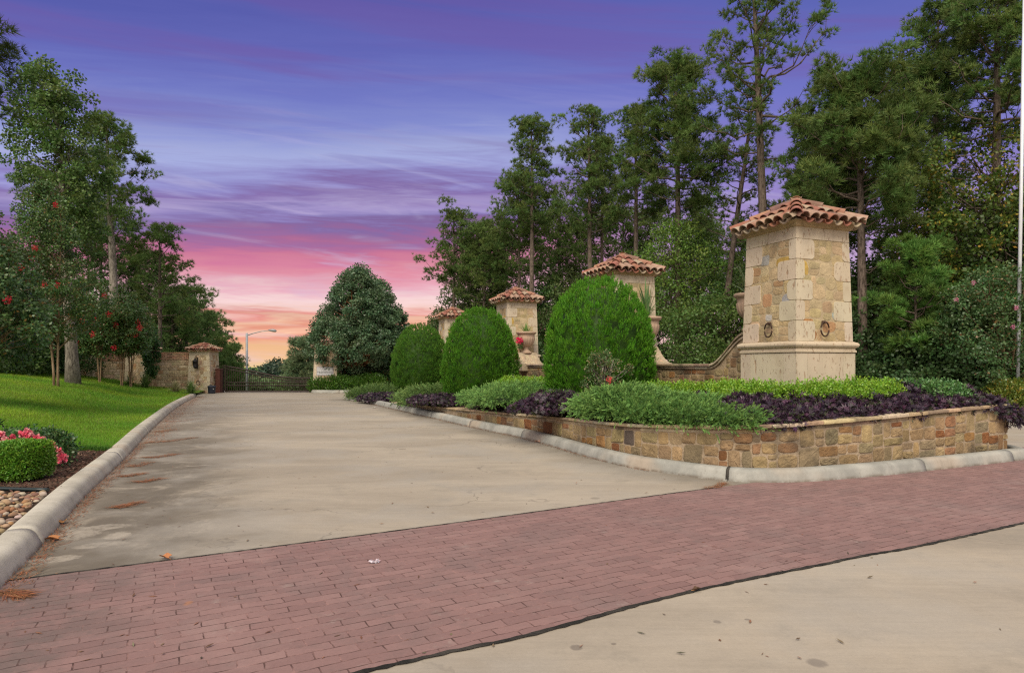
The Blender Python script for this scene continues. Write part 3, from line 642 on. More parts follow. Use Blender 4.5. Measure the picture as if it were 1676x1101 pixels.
def face_map(k, zb, H_, hw0, hw1, off=0.0):
    th = k * math.pi / 2 - math.pi / 2; nrm = np.array([math.cos(th), math.sin(th)]); sd_ = np.array([-math.sin(th), math.cos(th)])
    def mp(u, v, d):
        hw = hw0 + (hw1 - hw0) * v / H_; x = u * hw / hw0
        p = nrm[None] * (hw + d)[:, None] + sd_[None] * x[:, None]; return np.concatenate([p, (zb + v)[:, None]], 1)
    return mp
def quoin(acc, mp, side, u_in, hw, v0, v1, d, col, rr=.05):
    """block whose outer edge is the pillar's corner; inner corners rounded"""
    g = .003; m = 5; a = np.linspace(0, np.pi / 2, m); w_ = hw - u_in; rr = min(rr, w_ * .45, (v1 - v0) * .45)
    pts = [(hw, v0 + g)] ; 
    top = [(u_in + rr - rr * math.sin(t), v1 - g - rr + rr * math.cos(t)) for t in a]; bot = [(u_in + rr - rr * math.cos(t), v0 + g + rr - rr * math.sin(t)) for t in a]
    loop = [(hw, v0 + g), (hw, v1 - g)] + top + bot
    loop = [(x + (random.uniform(-.006, .006) if i > 1 else 0), y) for i, (x, y) in enumerate(loop)]
    n = len(loop); U = np.array([p[0] for p in loop]); W_ = np.array([p[1] for p in loop]); cxm, cym = U.mean(), W_.mean()
    Uo = U.copy(); Uo[:2] = hw + d * .0
    Ui = np.where(np.arange(n) < 2, U, cxm + (U - cxm) * .96); Wi = cym + (W_ - cym) * .975
    # corner end reaches past the face by d so that both faces' slabs close the corner
    Vf = mp(np.where(np.arange(n) < 2, U + d * 1.0, Ui) * side, Wi, np.full(n, d)); Vb = mp(np.where(np.arange(n) < 2, U + d, U) * side, W_, np.full(n, d * .6)); Vc = mp(np.where(np.arange(n) < 2, U + d, U) * side, W_, np.full(n, -.01))
    V = np.concatenate([Vf, Vb, Vc]); idx = list(range(n)); f = [(i, (i + 1) % n, n + (i + 1) % n, n + i) for i in range(1, n)] + [(n + i, n + (i + 1) % n, 2 * n + (i + 1) % n, 2 * n + i) for i in range(1, n)]
    f.append((0, 1, n + 1, n))
    n0 = acc.n; acc.add(V, f, col); acc.F.append(np.array([[n0 + i for i in idx]])); acc.Cc.append(np.asarray([col], float)); acc.S.append(np.zeros(1, bool)); acc.V.append(np.zeros((0, 3)))

def pillar(name, label, cat, loc, rz, group, base=True, zb=1.88, H_=1.84, hw0=.60, hw1=.555, z_low=-.3, rise=.425, pal=PILC, qrow=.33, ring=True, cap_half=.715, two=True, cols=TILC):
    t = thing(name, label, cat, (loc[0], loc[1], 0), rz, group)
    TR = (.54, .455, .335)
    if base:
        a = Acc(); bw = .635
        a.box((0, 0, (1.70 + z_low) / 2), (2 * bw - .02, 2 * bw - .02, 1.70 - z_low - .01), (.42, .34, .24))
        for k in range(4):
            mp = face_map(k, z_low, 2.0, bw - .012, bw - .012)
            for vv in ((.0, .98), (.98, 1.99)):
                for (x0, x1) in ((-bw + .012, -bw + .24), (-bw + .24, .02 + .0), (.02, bw - .27), (bw - .27, bw - .012)):
                    if vv[0] > .5 and x0 == -bw + .24: x1 = bw - .27
                    elif vv[0] > .5 and x0 == .02: continue
                    c_ = jit(TR, .06); g = .0025; lo, hi = vv; e0 = -.012 if x0 < -bw + .05 else g; e1 = -.012 if x1 > bw - .05 else g
                    U = np.array([x0 + e0, x1 - e1, x1 - e1, x0 + e0]); Vv = np.array([lo + g, lo + g, hi - g, hi - g])
                    V = mp(np.concatenate([U, U]), np.concatenate([Vv, Vv]), np.concatenate([np.full(4, .012), np.full(4, -.01)]))
                    a.add(V, [(0, 1, 2, 3), (0, 4, 5, 1), (1, 5, 6, 2), (2, 6, 7, 3), (3, 7, 4, 0)], c_)
        a.build('plinth', M_trav, t)
        a = Acc(); prof = [(.630, 1.700), (.650, 1.705), (.650, 1.735), (.636, 1.745), (.632, 1.765), (.646, 1.775), (.670, 1.795), (.682, 1.820), (.677, 1.848), (.660, 1.865), (.640, 1.872), (.618, 1.882), (.56, 1.884)]
        V = np.concatenate([np.array([(-r, -r, z), (r, -r, z), (r, r, z), (-r, r, z)]) for r, z in prof])
        a.add(V, [(i * 4 + k, i * 4 + (k + 1) % 4, i * 4 + 4 + (k + 1) % 4, i * 4 + 4 + k) for i in range(len(prof) - 1) for k in range(4)], (.52, .43, .31)); a.build('moulding', M_trav, t)
    # mortar core
    a = Acc(); V = [(sx_ * hw, sy_ * hw, z) for hw, z in ((hw0, zb), (hw1, zb + H_)) for sx_, sy_ in ((-1, -1), (1, -1), (1, 1), (-1, 1))]
    a.add(V, [(0, 3, 2, 1), (4, 5, 6, 7), (0, 1, 5, 4), (1, 2, 6, 5), (2, 3, 7, 6), (3, 0, 4, 7)], (.46, .365, .225))
    topc = .19 if base else .18; nrow = int(round((H_ - topc) / qrow)); qr = (H_ - topc) / nrow
    for k in range(4):
        mp = face_map(k, zb, H_, hw0, hw1)
        panel(a, mp, -hw0 + .13, .01, hw0 - .13, H_ - topc, .28, .22, pal, .005, .0045, 3.2, .10)
    a.build('rubble_infill', M_stone, t)
    a = Acc()
    for k in range(4):
        mp = face_map(k, zb, H_, hw0, hw1)
        for side in (-1, 1):
            for r in range(nrow):
                long_ = (r + (side > 0) + 0) % 2 == 0
                wq = (random.uniform(.34, .42) if long_ else random.uniform(.15, .20)) * (hw0 / .6)
                quoin(a, mp, side, hw0 - wq, hw0, r * qr + .002, (r + 1) * qr, .011, jit(TR, .07), random.uniform(.035, .085))
        cuts = [-hw0, random.uniform(-.15, .2) * hw0, hw0]
        for i in range(2):
            g = .0025; x0, x1 = cuts[i], cuts[i + 1]; lo, hi = nrow * qr + .003, H_
            U = np.array([x0 - (.0115 if i == 0 else -g), x1 + (.0115 if i == 1 else -g)]); U = np.array([U[0], U[1], U[1], U[0]]); Vv = np.array([lo, lo, hi, hi])
            V = mp(np.concatenate([U, U]), np.concatenate([Vv, Vv]), np.concatenate([np.full(4, .0115), np.full(4, -.01)]))
            a.add(V, [(0, 1, 2, 3), (0, 4, 5, 1), (1, 5, 6, 2), (2, 6, 7, 3), (3, 7, 4, 0)], jit(TR, .06))
    a.build('quoins', M_trav, t)
    zt = zb + H_; a = Acc(); pr = [(hw1 + .022, 0), (hw1 + .05, .012), (hw1 + .055, .045), (hw1 + .085, .075), (hw1 + .095, .105), (hw1 + .05, .112)]
    V = np.concatenate([np.array([(-r, -r, zt + z), (r, -r, zt + z), (r, r, zt + z), (-r, r, zt + z)]) for r, z in pr])
    a.add(V, [(i * 4 + k, i * 4 + (k + 1) % 4, i * 4 + 4 + (k + 1) % 4, i * 4 + 4 + k) for i in range(len(pr) - 1) for k in range(4)] + [(3, 2, 1, 0), tuple(len(pr) * 4 - 4 + i for i in range(4))], (.46, .34, .20)); a.build('cornice', M_stone, t)
    tile_cap(cap_half, zt + .095, rise).build('tiled_cap', M_tile, t)
    if ring:
        for k in (0, 3):
            th = k * math.pi / 2 - math.pi / 2; nx, ny = math.cos(th), math.sin(th); a = Acc(); zc = zb + (.20 if base else .35); rr_ = .105; off_ = hw0 + .055
            sdx, sdy = -ny, nx; xo = (-.05 if k == 0 else .05)
            pts = [(nx * off_ + sdx * (xo + rr_ * .82 * math.cos(q)), ny * off_ + sdy * (xo + rr_ * .82 * math.cos(q)), zc + rr_ * 1.12 * math.sin(q)) for q in np.linspace(0, 2 * np.pi, 22, endpoint=False)]
            a.tube(pts, .0125, 8, (.055, .030, .020), closed=True)
            a.box((nx * (hw0 + .03) + sdx * xo, ny * (hw0 + .03) + sdy * xo, zc + rr_ * 1.12), (.05, .05, .035), (.09, .05, .032), th, .006)
            a.tube([(nx * (hw0 + .02) + sdx * xo, ny * (hw0 + .02) + sdy * xo, zc + .10), (nx * (hw0 + .075) + sdx * xo, ny * (hw0 + .075) + sdy * xo, zc + .10)], .017, 8, (.09, .05, .03))
            a.build('iron_ring', M_iron, t)
    return t
AXR = math.atan2(AX[1], AX[0]) - math.pi / 2
# positions fitted to the four caps; the axis recedes 20.5 degrees left of straight ahead
PP = [P1, np.array([2.845, 16.6]), np.array([.157, 23.7]), np.array([-2.9, 31.9])]
PILROT = rad(21.3)
pl = [pillar('stone_pillar', 'large tapering stone pillar in front with two iron rings and terracotta tiled cap', 'pillar', PP[0], PILROT, 'tile capped pillars along the island')]
for i, lb in ((1, 'second stone pillar, behind the biggest dome shrub, with an urn of tall blades before it'), (2, 'third stone pillar, between two dome shrubs, with a small urn holding pink flowers before it'), (3, 'farthest and smallest island pillar, peeping over the middle dome shrub')):
    c_ = copy_tree(pl[0]); c_.location = (PP[i][0], PP[i][1], 0); c_['label'] = lb; pl.append(c_)

# low swooping walls linking the pillars; each ends at the next pillar in a flared scroll block that carries an urn
def low_wall(pa, pb, label, faces=True):
    d = np.array(pb) - np.array(pa); L_ = float(np.linalg.norm(d)); ang = math.atan2(d[1], d[0]); t = thing('low_wall', label, 'wall', (pa[0], pa[1], 0), ang, 'swooping low walls between the pillars')
    s0, s1 = .64, L_ - .64; ss = np.linspace(s0, s1, 90)
    def prof(s):
        s = np.asarray(s, float); z = 1.52 + .60 * (1 - sstep(s0 + .35, s0 + 1.45, s)); return z + .36 * sstep(s1 - .62, s1 - .52, s) * 0 
    th = .17; a = Acc(); n = len(ss); zt = prof(ss) - .10
    V = np.concatenate([np.stack([ss, np.full(n, y), z], 1) for y, z in ((-th, zt * 0 + .1), (-th, zt), (th, zt), (th, zt * 0 + .1))])
    a.add(V, [(k * n + i, k * n + i + 1, ((k + 1) % 4) * n + i + 1, ((k + 1) % 4) * n + i) for k in range(4) for i in range(n - 1)], (.40, .30, .19))
    for sgn in (-1, 1):
        out = []; guillo(s0, .5, s1, 2.1, .32, .22, out)
        for r in out:
            top = float(min(prof(r[0]), prof(r[2]))) - .115
            if r[1] > top - .06: continue
            r = (r[0], r[1], r[2], min(r[3], top))
            stone(a, lambda U_, W_, D_: np.stack([U_, sgn * (th + D_), W_], 1), r, .011, .012, pick(WARM), 4.5, .06, n=12)
    a.build('stone_body', M_wallst, t)
    a = Acc()
    for (q0, q1, o) in ((-.10, -.048, .035), (-.046, 0.0, .065)):
        s = s0
        while s < s1 - .02:
            e_ = min(s + random.uniform(.28, .5), s1); u_ = np.linspace(s + .003, e_ - .003, 4); z = prof(u_); w__ = th + o + random.uniform(-.006, .006); cc = jit(random.choice([(.40, .31, .21), (.46, .37, .26), (.33, .25, .17)]), .15)
            V = np.concatenate([np.stack([u_, np.full(4, y), z + q], 1) for y, q in ((-w__, q0), (-w__ - .004, q1 - .012), (-w__ + .012, q1), (w__ - .012, q1), (w__ + .004, q1 - .012), (w__, q0))])
            a.add(V, [(k * 4 + i, ((k + 1) % 6) * 4 + i, ((k + 1) % 6) * 4 + i + 1, k * 4 + i + 1) for k in range(6) for i in range(3)], cc)
            n0 = a.n - 24; a.F.append(np.array([[n0 + k * 4 for k in range(5, -1, -1)], [n0 + k * 4 + 3 for k in range(6)]])); a.Cc.append(np.tile(cc, (2, 1))); a.S.append(np.zeros(2, bool)); a.V.append(np.zeros((0, 3)))
            s = e_
    a.build('coping', M_wallst, t)
    # scroll block against the far pillar
    a = Acc(); s = np.linspace(s1 - .95, s1, 12); k = np.linspace(0, 1, 12); zz = 1.54 + .40 * np.minimum(1, (k / .55)) ** 1.8; n = 12; hwid = .30 + .10 * (1 - k)
    V = np.concatenate([np.stack([s, -hwid, s * 0 + 1.30], 1), np.stack([s, -hwid, zz], 1), np.stack([s, hwid, zz], 1), np.stack([s, hwid, s * 0 + 1.30], 1)])
    a.add(V, [(q * n + i, q * n + i + 1, ((q + 1) % 4) * n + i + 1, ((q + 1) % 4) * n + i) for q in range(4) for i in range(n - 1)] + [(0, n, 2 * n, 3 * n), (n - 1, 4 * n - 1, 3 * n - 1, 2 * n - 1)], (.40, .32, .22))
    out = []; guillo(s1 - .9, -.28, s1 - .50, .28, .16, .13, out)
    for r in out: stone(a, lambda U_, W_, D_: np.stack([U_, W_, 1.54 + .40 * np.minimum(1, ((U_ - s1 + .95) / .95 / .55).clip(0)) ** 1.8 + D_], 1), r, .014, .010, jit((.46, .36, .24), .15), 4, .08, n=12)
    a.build('scroll_block', M_stone, t)
    return t
for i, lb in enumerate(('low rubble wall that swoops down from the front pillar to the second one', 'low rubble wall linking the second and third pillars behind the biggest dome shrub', 'low rubble wall linking the third and farthest island pillars')):
    low_wall(PP[i], PP[i + 1], lb)

def urn(loc, sc_, label):
    t = thing('garden_urn', label, 'urn', loc, 0, 'cast stone urns at the pillars'); t.scale = (sc_,) * 3
    prof = [(.001, 0), (.155, 0), (.160, .025), (.150, .045), (.110, .065), (.075, .10), (.062, .14), (.078, .165), (.075, .18), (.12, .205), (.185, .26), (.222, .33), (.238, .40), (.240, .45), (.228, .475), (.235, .495), (.232, .53), (.262, .545), (.282, .57), (.285, .595), (.268, .612), (.232, .612), (.21, .56), (.001, .55)]
    fl = [0] * 9 + [.06, .085, .085, .085, .05] + [0] * 10
    a = Acc(); a.lathe(prof[9:], 72, (.44, .31, .22), (18, fl[9:])); a.build('bowl', M_urn, t)
    a = Acc(); a.lathe(prof[:10], 36, (.41, .29, .205)); a.build('foot', M_urn, t)
    return t
def unitv(i): d = PP[i + 1] - PP[i]; return d / np.linalg.norm(d)
UR = []
for i, (k, lb) in enumerate(((0.96, 'carved stone urn with tall spiky blades against the second pillar'), (0.98, 'carved stone urn with small pink flowers and grass against the third pillar'), (0.98, 'carved stone urn hidden at the farthest island pillar'))):
    p = PP[i + 1] - unitv(i) * k + AN * (.10 if i == 0 else 0); UR.append((p[0], p[1], 1.90)); 
    if i < 2: urn((p[0], p[1], 1.90), 1.25, lb)
p = PP[0] + unitv(0) * 1.02 - AN * .06; UR.append((p[0], p[1], 2.12)); urn((p[0], p[1], 2.12), 1.15, 'stone urn half hidden behind the left edge of the front pillar')
# ---------------------------------------------------------------- foliage
def leaves(acc, P, D, L, Wd, col, fat=.45, k=4, nrm=None):
    """P base points, D directions, L lengths, Wd half widths: one rhombus (k=4) or sliver (k=3) each"""
    n = len(P); D = unit(D); rnd = unit(R.normal(size=(n, 3))) if nrm is None else unit(nrm)
    S = unit(np.cross(D, rnd)) * np.broadcast_to(Wd, (n,))[:, None]; L = np.broadcast_to(L, (n,))[:, None]
    if k == 4: V = np.stack([P, P + D * L * fat + S, P + D * L, P + D * L * fat - S], 1)
    else: V = np.stack([P - S, P + S, P + D * L], 1)
    acc.add(V.reshape(-1, 3), np.arange(n * k).reshape(n, k), col)
def cols(base, n, k=.25, tip=None, tt=None):
    c = np.tile(np.asarray(base, float), (n, 1)) if np.ndim(base) == 1 else np.asarray(base, float).copy()
    c = c * (1 + R.uniform(-k, k, (n, 1))); c[:, 0] *= 1 + R.uniform(-k, k, n) * .8
    return np.clip(c, 0, 1)
def rsph(n): return unit(R.normal(size=(n, 3)))

def branch_pts(p0, p1, sag=.0, n=5, wob=.05):
    t = np.linspace(0, 1, n)[:, None]; p0 = np.asarray(p0, float); p1 = np.asarray(p1, float); L_ = np.linalg.norm(p1 - p0)
    P = p0 + (p1 - p0) * t; P[:, 2] += (-sag * L_) * (np.sin(t[:, 0] * np.pi)); P[1:-1] += R.normal(0, wob * L_, (n - 2, 3)); return P

def pine(name, label, loc, H_, cb, Rc, nl=46, tufts=9, needles=14, nlen=.23, wid=.0155, base_r=.17, lean=(0, 0), col=(.130, .200, .052), clump=.42, group=None, prof=None, bark=None, seed=0, stubs=5, droop=0.0, per=5, top_r=.03):
    global R
    R = np.random.default_rng(1000 + seed); t = thing(name, label, 'pine tree' if 'pine' in name else 'tree', loc, 0, group)
    zz = np.linspace(-.4, H_, 14); f = (zz / H_).clip(0, 1); wob = R.normal(0, .05, (14, 2)).cumsum(0) * .35
    TP = np.stack([lean[0] * f ** 1.3 + wob[:, 0] * f, lean[1] * f ** 1.3 + wob[:, 1] * f, zz], 1); TR_ = base_r * (1 - f) ** .75 + top_r; TR_[0] *= 1.25; TR_[1] *= 1.08
    tr = Acc(); tr.tube(TP, TR_, 10)
    def tp(z): return np.array([np.interp(z, zz, TP[:, k]) for k in range(3)])
    cl = []; dirs = []; prof = prof or (lambda q: .55 + .45 * math.sin(math.pi * min(1, q * 1.25 + .12)) if q < .72 else .95 * (1 - q) / .28 * .8 + .2)
    for i in range(nl):
        q = ((i + R.random()) / nl) ** .92; z0 = H_ * (cb + (1 - cb) * q * .97); a = i * 2.4 + R.uniform(-.5, .5); Ln = Rc * prof(q) * R.uniform(.55, 1.12)
        el = R.uniform(.0, .35) + q * .75 - droop * (1 - q); p0 = tp(z0); d = np.array([math.cos(a) * math.cos(el), math.sin(a) * math.cos(el), math.sin(el)]); p1 = p0 + d * Ln + np.array([0, 0, .12 * Ln])
        B_ = branch_pts(p0, p1, .10, 6, .03); tr.tube(B_, np.linspace(.012 + .016 * Ln, .010, 6), 5, cap=False)
        m = max(2, int(per * (Ln / Rc) ** .7 * R.uniform(.7, 1.3)))
        for j in range(m):
            tt = R.uniform(.38, 1.0) if j else 1.0; c0 = np.array([np.interp(tt, np.linspace(0, 1, 6), B_[:, k]) for k in range(3)])
            dd = unit(d + R.normal(0, .65, 3) + np.array([0, 0, .25])); c1 = c0 + dd * Ln * R.uniform(.10, .34)
            tr.tube(np.array([c0, (c0 + c1) / 2 + np.array([0, 0, -.03]), c1]), [.014, .011, .007], 4, cap=False); cl.append(c1); dirs.append(dd)
            if R.random() < .5: cl.append((c0 + c1) / 2); dirs.append(dd)
    for i in range(stubs):
        z0 = H_ * R.uniform(.35 * cb, cb); a = R.uniform(0, 6.28); Ln = R.uniform(.3, 1.1); p0 = tp(z0)
        tr.tube(branch_pts(p0, p0 + np.array([math.cos(a) * Ln, math.sin(a) * Ln, R.uniform(-.1, .4)]), .1, 4, .06), [.022, .016, .011, .006], 4, cap=False)
    tr.build('trunk', bark or M_barkp, t)
    cl = np.array(cl); dirs = np.array(dirs); n = len(cl); cr = Acc()
    tufts = int(tufts * 1.25); cs = clump * R.uniform(.65, 1.2, n); T_ = np.repeat(cl, tufts, 0); ds = np.repeat(dirs, tufts, 0); sp = rsph(n * tufts) * (R.random((n * tufts, 1)) ** .4); sp[:, 2] *= .55
    TP_ = T_ + sp * np.repeat(cs, tufts)[:, None]; td = unit(sp * 1.2 + ds * .5 + np.array([0, 0, .55])); ccl = np.repeat(cols(col, n, .22), tufts, 0)
    N_ = len(TP_) * needles; P = np.repeat(TP_, needles, 0); D = unit(np.repeat(td, needles, 0) + rsph(N_) * .85); P = P + D * .02
    leaves(cr, P, D, nlen * R.uniform(.7, 1.1, N_), wid, cols(np.repeat(ccl, needles, 0), N_, .22), k=3)
    cr.build('crown', M_pine, t); return t

def broad(name, label, loc, H_, zc0, Rc, shape='round', ncl=150, per=70, leaf=.11, lw=.34, clump=.5, col=(.045, .095, .022), stems=1, base_r=.12, group=None, cat='tree', bark=None, seed=0, alt=None, altp=0.0, mat=None, flowers=None, lean=(0, 0), shell=.55, fork=None, droop=.0, sq=(1, 1), twigs=True, flat=.7, lumpk=1.0):
    global R
    R = np.random.default_rng(2000 + seed); t = thing(name, label, cat, loc, 0, group)
    def rad_(q):
        if shape == 'round': return math.sqrt(max(0, 1 - (2 * q - .95) ** 2)) * .98 + .02
        if shape == 'tear': return (min(1, (q / .20)) ** .35) * (max(0, 1 - max(0, q - .25) / .75) ** .62) + .03
        if shape == 'col': return .9 * min(1, q * 6 + .3) * min(1, (1 - q) * 3.5 + .12)
        if shape == 'vase': return .45 + .55 * math.sin(math.pi * min(1, q * .9 + .08)) if q < .8 else .9 * math.sqrt(max(0.02, (1 - q) / .2))
        if shape == 'dome': return math.sqrt(max(0.02, 1 - q ** 2.2))
        return 1
    cl = []; Hc = H_ - zc0; lob = R.uniform(0, 6.28, 4)
    while len(cl) < ncl:
        q = R.random(); a = R.uniform(0, 6.28); r = rad_(q)
        if R.random() > r ** 1.2 + .08: continue
        rr = (shell + (1 - shell) * R.random() ** .6) if R.random() < .78 else R.random() * shell
        lump = 1 + lumpk * (.16 * math.sin(3 * a + lob[0] + q * 5) + .10 * math.sin(5 * a + lob[1] - q * 9))
        cl.append((math.cos(a) * Rc * r * rr * lump * sq[0] + lean[0] * q, math.sin(a) * Rc * r * rr * lump * sq[1] + lean[1] * q, zc0 + Hc * q - droop * rr * Hc * (1 - q)))
    cl = np.array(cl); fork = zc0 * .8 if fork is None else fork; tr = Acc(); tops = []
    for s in range(stems):
        a = s * 6.283 / max(1, stems) + R.uniform(-.4, .4); off = base_r * 1.6 if stems > 1 else 0; sp = Rc * .28 if stems > 1 else 0.0
        z1 = zc0 + Hc * R.uniform(.62, .85); zs = np.linspace(-.3, z1, 9); f = (zs / z1).clip(0, 1); w_ = R.normal(0, .025, (9, 2)).cumsum(0) * (H_ / 6)
        P = np.stack([math.cos(a) * (off + sp * f ** 1.4) + lean[0] * f * .6 + w_[:, 0] * f, math.sin(a) * (off + sp * f ** 1.4) + lean[1] * f * .6 + w_[:, 1] * f, zs], 1)
        rads = base_r * (1 - f) ** .7 * (1 if stems == 1 else .75) + .012; rads[0] *= 1.3; tr.tube(P, rads, 8); tops.append(P)
    if twigs:
        for c in cl[:: (1 if ncl < 170 else 2)]:
            P = tops[R.integers(len(tops))]; zt = min(max(fork, c[2] - R.uniform(.25, .8) * np.hypot(c[0], c[1]) - .2), P[-1, 2]); p0 = np.array([np.interp(zt, P[:, 2], P[:, k]) for k in range(3)])
            Ln = np.linalg.norm(c - p0); tr.tube(branch_pts(p0, c, -.08, 5, .04), np.linspace((.012 + .011 * Ln) * min(1, .35 + base_r * 6), .005, 5), 4, cap=False)
    tr.build('trunk', bark or M_barkg, t)
    n = len(cl); N_ = n * per; cs = np.repeat(clump * R.uniform(.6, 1.2, n), per); sp = rsph(N_) * (R.random((N_, 1)) ** .45); sp[:, 2] *= flat
    P = np.repeat(cl, per, 0) + sp * cs[:, None]; D = unit(sp + rsph(N_) * .7 + np.array([0, 0, -.15])); cc = np.repeat(cols(col, n, .20), per, 0)
    if alt is not None: mk_ = R.random(N_) < altp; cc[mk_] = cols(alt, int(mk_.sum()), .2)
    cr = Acc(); leaves(cr, P, D, leaf * R.uniform(.65, 1.2, N_), leaf * lw * R.uniform(.8, 1.1, N_), cols(cc, N_, .2)); cr.build('crown', mat or M_leaf, t)
    if flowers:
        fc, nf, fs, bias = flowers; idx = np.argsort(-(cl @ np.array(bias)) + R.normal(0, .9, n))[:nf]
        for i in idx:
            c = cl[i] + unit(np.array([cl[i][0], cl[i][1] - 1.5, .8])) * clump * 1.05; m = 80; sp = rsph(m) * (R.random((m, 1)) ** .35) * fs; sp[:, 2] *= 1.35; a = Acc()
            leaves(a, c + sp, unit(sp + rsph(m) * .8), fs * .42, fs * .17, cols(fc, m, .3)); a.tube(np.array([cl[i], (cl[i] + c) / 2, c]), .006, 4, (.1, .14, .04)); a.build('flower_cluster', M_flower, t)
    return t

def lump_pts(lumps, n, zmin=-.05, up=-.25):
    """random points and normals on the outer surface of a set of ellipsoids (cx,cy,cz,rx,ry,rz)"""
    lumps = np.asarray(lumps, float); ar = lumps[:, 3] * lumps[:, 4] + lumps[:, 5] * (lumps[:, 3] + lumps[:, 4]); Pn = []; Nn = []; tot = 0
    while tot < n:
        k = R.choice(len(lumps), 4000, p=ar / ar.sum()); s = rsph(4000); s[:, 2] = np.where(s[:, 2] < up, -s[:, 2], s[:, 2]); c = lumps[k, :3]; r = lumps[k, 3:]
        P = c + s * r; N_ = unit(s / r); ok = np.ones(len(P), bool)
        for L_ in lumps: 
            ok &= (((P - L_[:3]) / L_[3:]) ** 2).sum(1) > .80
        ok |= R.random(len(P)) < .05
        Pn.append(P[ok]); Nn.append(N_[ok]); tot += ok.sum()
    return np.concatenate(Pn)[:n], np.concatenate(Nn)[:n]

def sprays(acc, P, N_, L, m, lw, col, tipc, spread=.75, up=.35, rnd=.5, dirn=None):
    n = len(P); D = unit(N_ + rsph(n) * rnd + np.array([0, 0, up])) if dirn is None else dirn; S = unit(np.cross(D, rsph(n))); L = np.broadcast_to(L, (n,)) * R.uniform(.7, 1.25, n); cb = cols(col, n, .22); ct = cols(tipc, n, .18)
    for j in range(m):
        f = (j + .5) / m; sg = 1 if j % 2 else -1; dj = unit(D + S * sg * spread * (1.1 - f)) if j < m - 1 else D
        leaves(acc, P + D * (L * f * .8)[:, None], dj, L * (.42 - .16 * f) * (1.0 if j < m - 1 else .9), L * lw, cb * (1 - f) + ct * f, fat=.5)
def core(acc, lumps, k, col):
    for L_ in lumps:
        th = np.linspace(0, 2 * np.pi, 14, endpoint=False); V = []
        for ph in np.linspace(-.12, 1.45, 7): V.append(np.stack([L_[0] + L_[3] * k * math.cos(ph) * np.cos(th), L_[1] + L_[4] * k * math.cos(ph) * np.sin(th), np.full(14, L_[2] + L_[5] * k * math.sin(ph))], 1))
        V = np.concatenate(V); acc.add(V, [(i * 14 + q, i * 14 + (q + 1) % 14, i * 14 + 14 + (q + 1) % 14, i * 14 + 14 + q) for i in range(6) for q in range(14)] , col, True)
        n0 = acc.n - 14; acc.F.append(np.array([[n0 + q for q in range(14)]])); acc.Cc.append(np.array([col])); acc.S.append(np.zeros(1, bool)); acc.V.append(np.zeros((0, 3)))

# ---- three clipped dome shrubs
def dome_shrub(label, loc, H_, Wd, seed, col=(.072, .205, .012)):
    global R
    R = np.random.default_rng(3000 + seed); t = thing('dome_shrub', label, 'shrub', loc, R.uniform(0, 6), 'clipped dome conifers along the drive'); r0 = Wd / 2; a = Acc()
    def prof(q):        # q 0..1 over height
        return r0 * (.84 + .16 * math.sin(min(1, q / .30) * math.pi / 2)) if q < .30 else r0 * max(0, 1 - ((q - .30) / .70) ** 2.45) ** .52 
    lob = R.uniform(0, 6.28, 6)
    def surf(n):
        q = R.random(int(n * 1.6)) ** .88; q = q[R.random(len(q)) < np.array([max(.25, prof(x) / r0) for x in q])][:n]; th = R.uniform(0, 6.283, len(q))
        r = np.array([prof(x) for x in q]) * (1 + .025 * np.sin(4 * th + lob[0] + 7 * q) + .02 * np.sin(9 * th + lob[1] - 15 * q) + .018 * np.sin(17 * th + lob[2] + 24 * q)); z = q * H_
        P = np.stack([r * np.cos(th), r * np.sin(th), z + .02], 1); sl = np.where(q > .30, (q - .30) / .70, -.15); N_ = unit(np.stack([np.cos(th), np.sin(th), np.tan(np.clip(sl * 1.45, -.4, 1.42)) ], 1)); return P, N_
    # cores: inner twigs and old brown foliage
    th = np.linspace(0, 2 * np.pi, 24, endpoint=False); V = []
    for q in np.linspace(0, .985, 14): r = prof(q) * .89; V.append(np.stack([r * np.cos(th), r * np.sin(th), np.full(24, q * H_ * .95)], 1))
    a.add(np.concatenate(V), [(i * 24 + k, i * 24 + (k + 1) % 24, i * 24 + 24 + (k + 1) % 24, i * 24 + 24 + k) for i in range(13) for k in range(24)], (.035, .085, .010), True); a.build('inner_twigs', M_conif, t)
    a = Acc()
    # clustered fans: plume centres pushed out of the surface
    Pc, Nc = surf(3000); k = 9; n = len(Pc); push = R.uniform(-.055, .022, n) + .05 * (R.random(n) < .05) + .022 * np.sin(Pc[:, 0] * 9 + Pc[:, 2] * 7) * np.sin(Pc[:, 1] * 8 - Pc[:, 2] * 9); off = rsph(n * k) * R.uniform(.01, .075, (n * k, 1)); P = np.repeat(Pc + Nc * push[:, None], k, 0) + off; N_ = np.repeat(Nc, k, 0)
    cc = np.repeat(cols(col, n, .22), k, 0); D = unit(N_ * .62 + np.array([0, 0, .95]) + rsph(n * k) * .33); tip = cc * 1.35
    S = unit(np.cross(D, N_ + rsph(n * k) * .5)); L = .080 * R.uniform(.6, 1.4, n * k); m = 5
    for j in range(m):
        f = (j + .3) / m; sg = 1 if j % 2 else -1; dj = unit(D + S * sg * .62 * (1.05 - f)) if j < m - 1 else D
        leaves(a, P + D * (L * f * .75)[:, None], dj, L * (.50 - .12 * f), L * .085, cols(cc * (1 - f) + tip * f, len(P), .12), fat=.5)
    a.build('foliage', M_conif, t); return t
dome_shrub('largest dome shaped bright green shrub, nearest the front pillar', (at(981, 14.3), 14.3, .52), 2.84, 2.30, 1)
dome_shrub('middle dome shaped bright green shrub in front of the farthest island pillar', (at(786, 20.0), 20.0, .33), 2.88, 2.22, 2, (.066, .182, .012))
dome_shrub('smallest dome shaped green shrub, beside the dark round tree', (at(688, 27), 27.0, .22), 2.92, 2.26, 3, (.072, .172, .018))

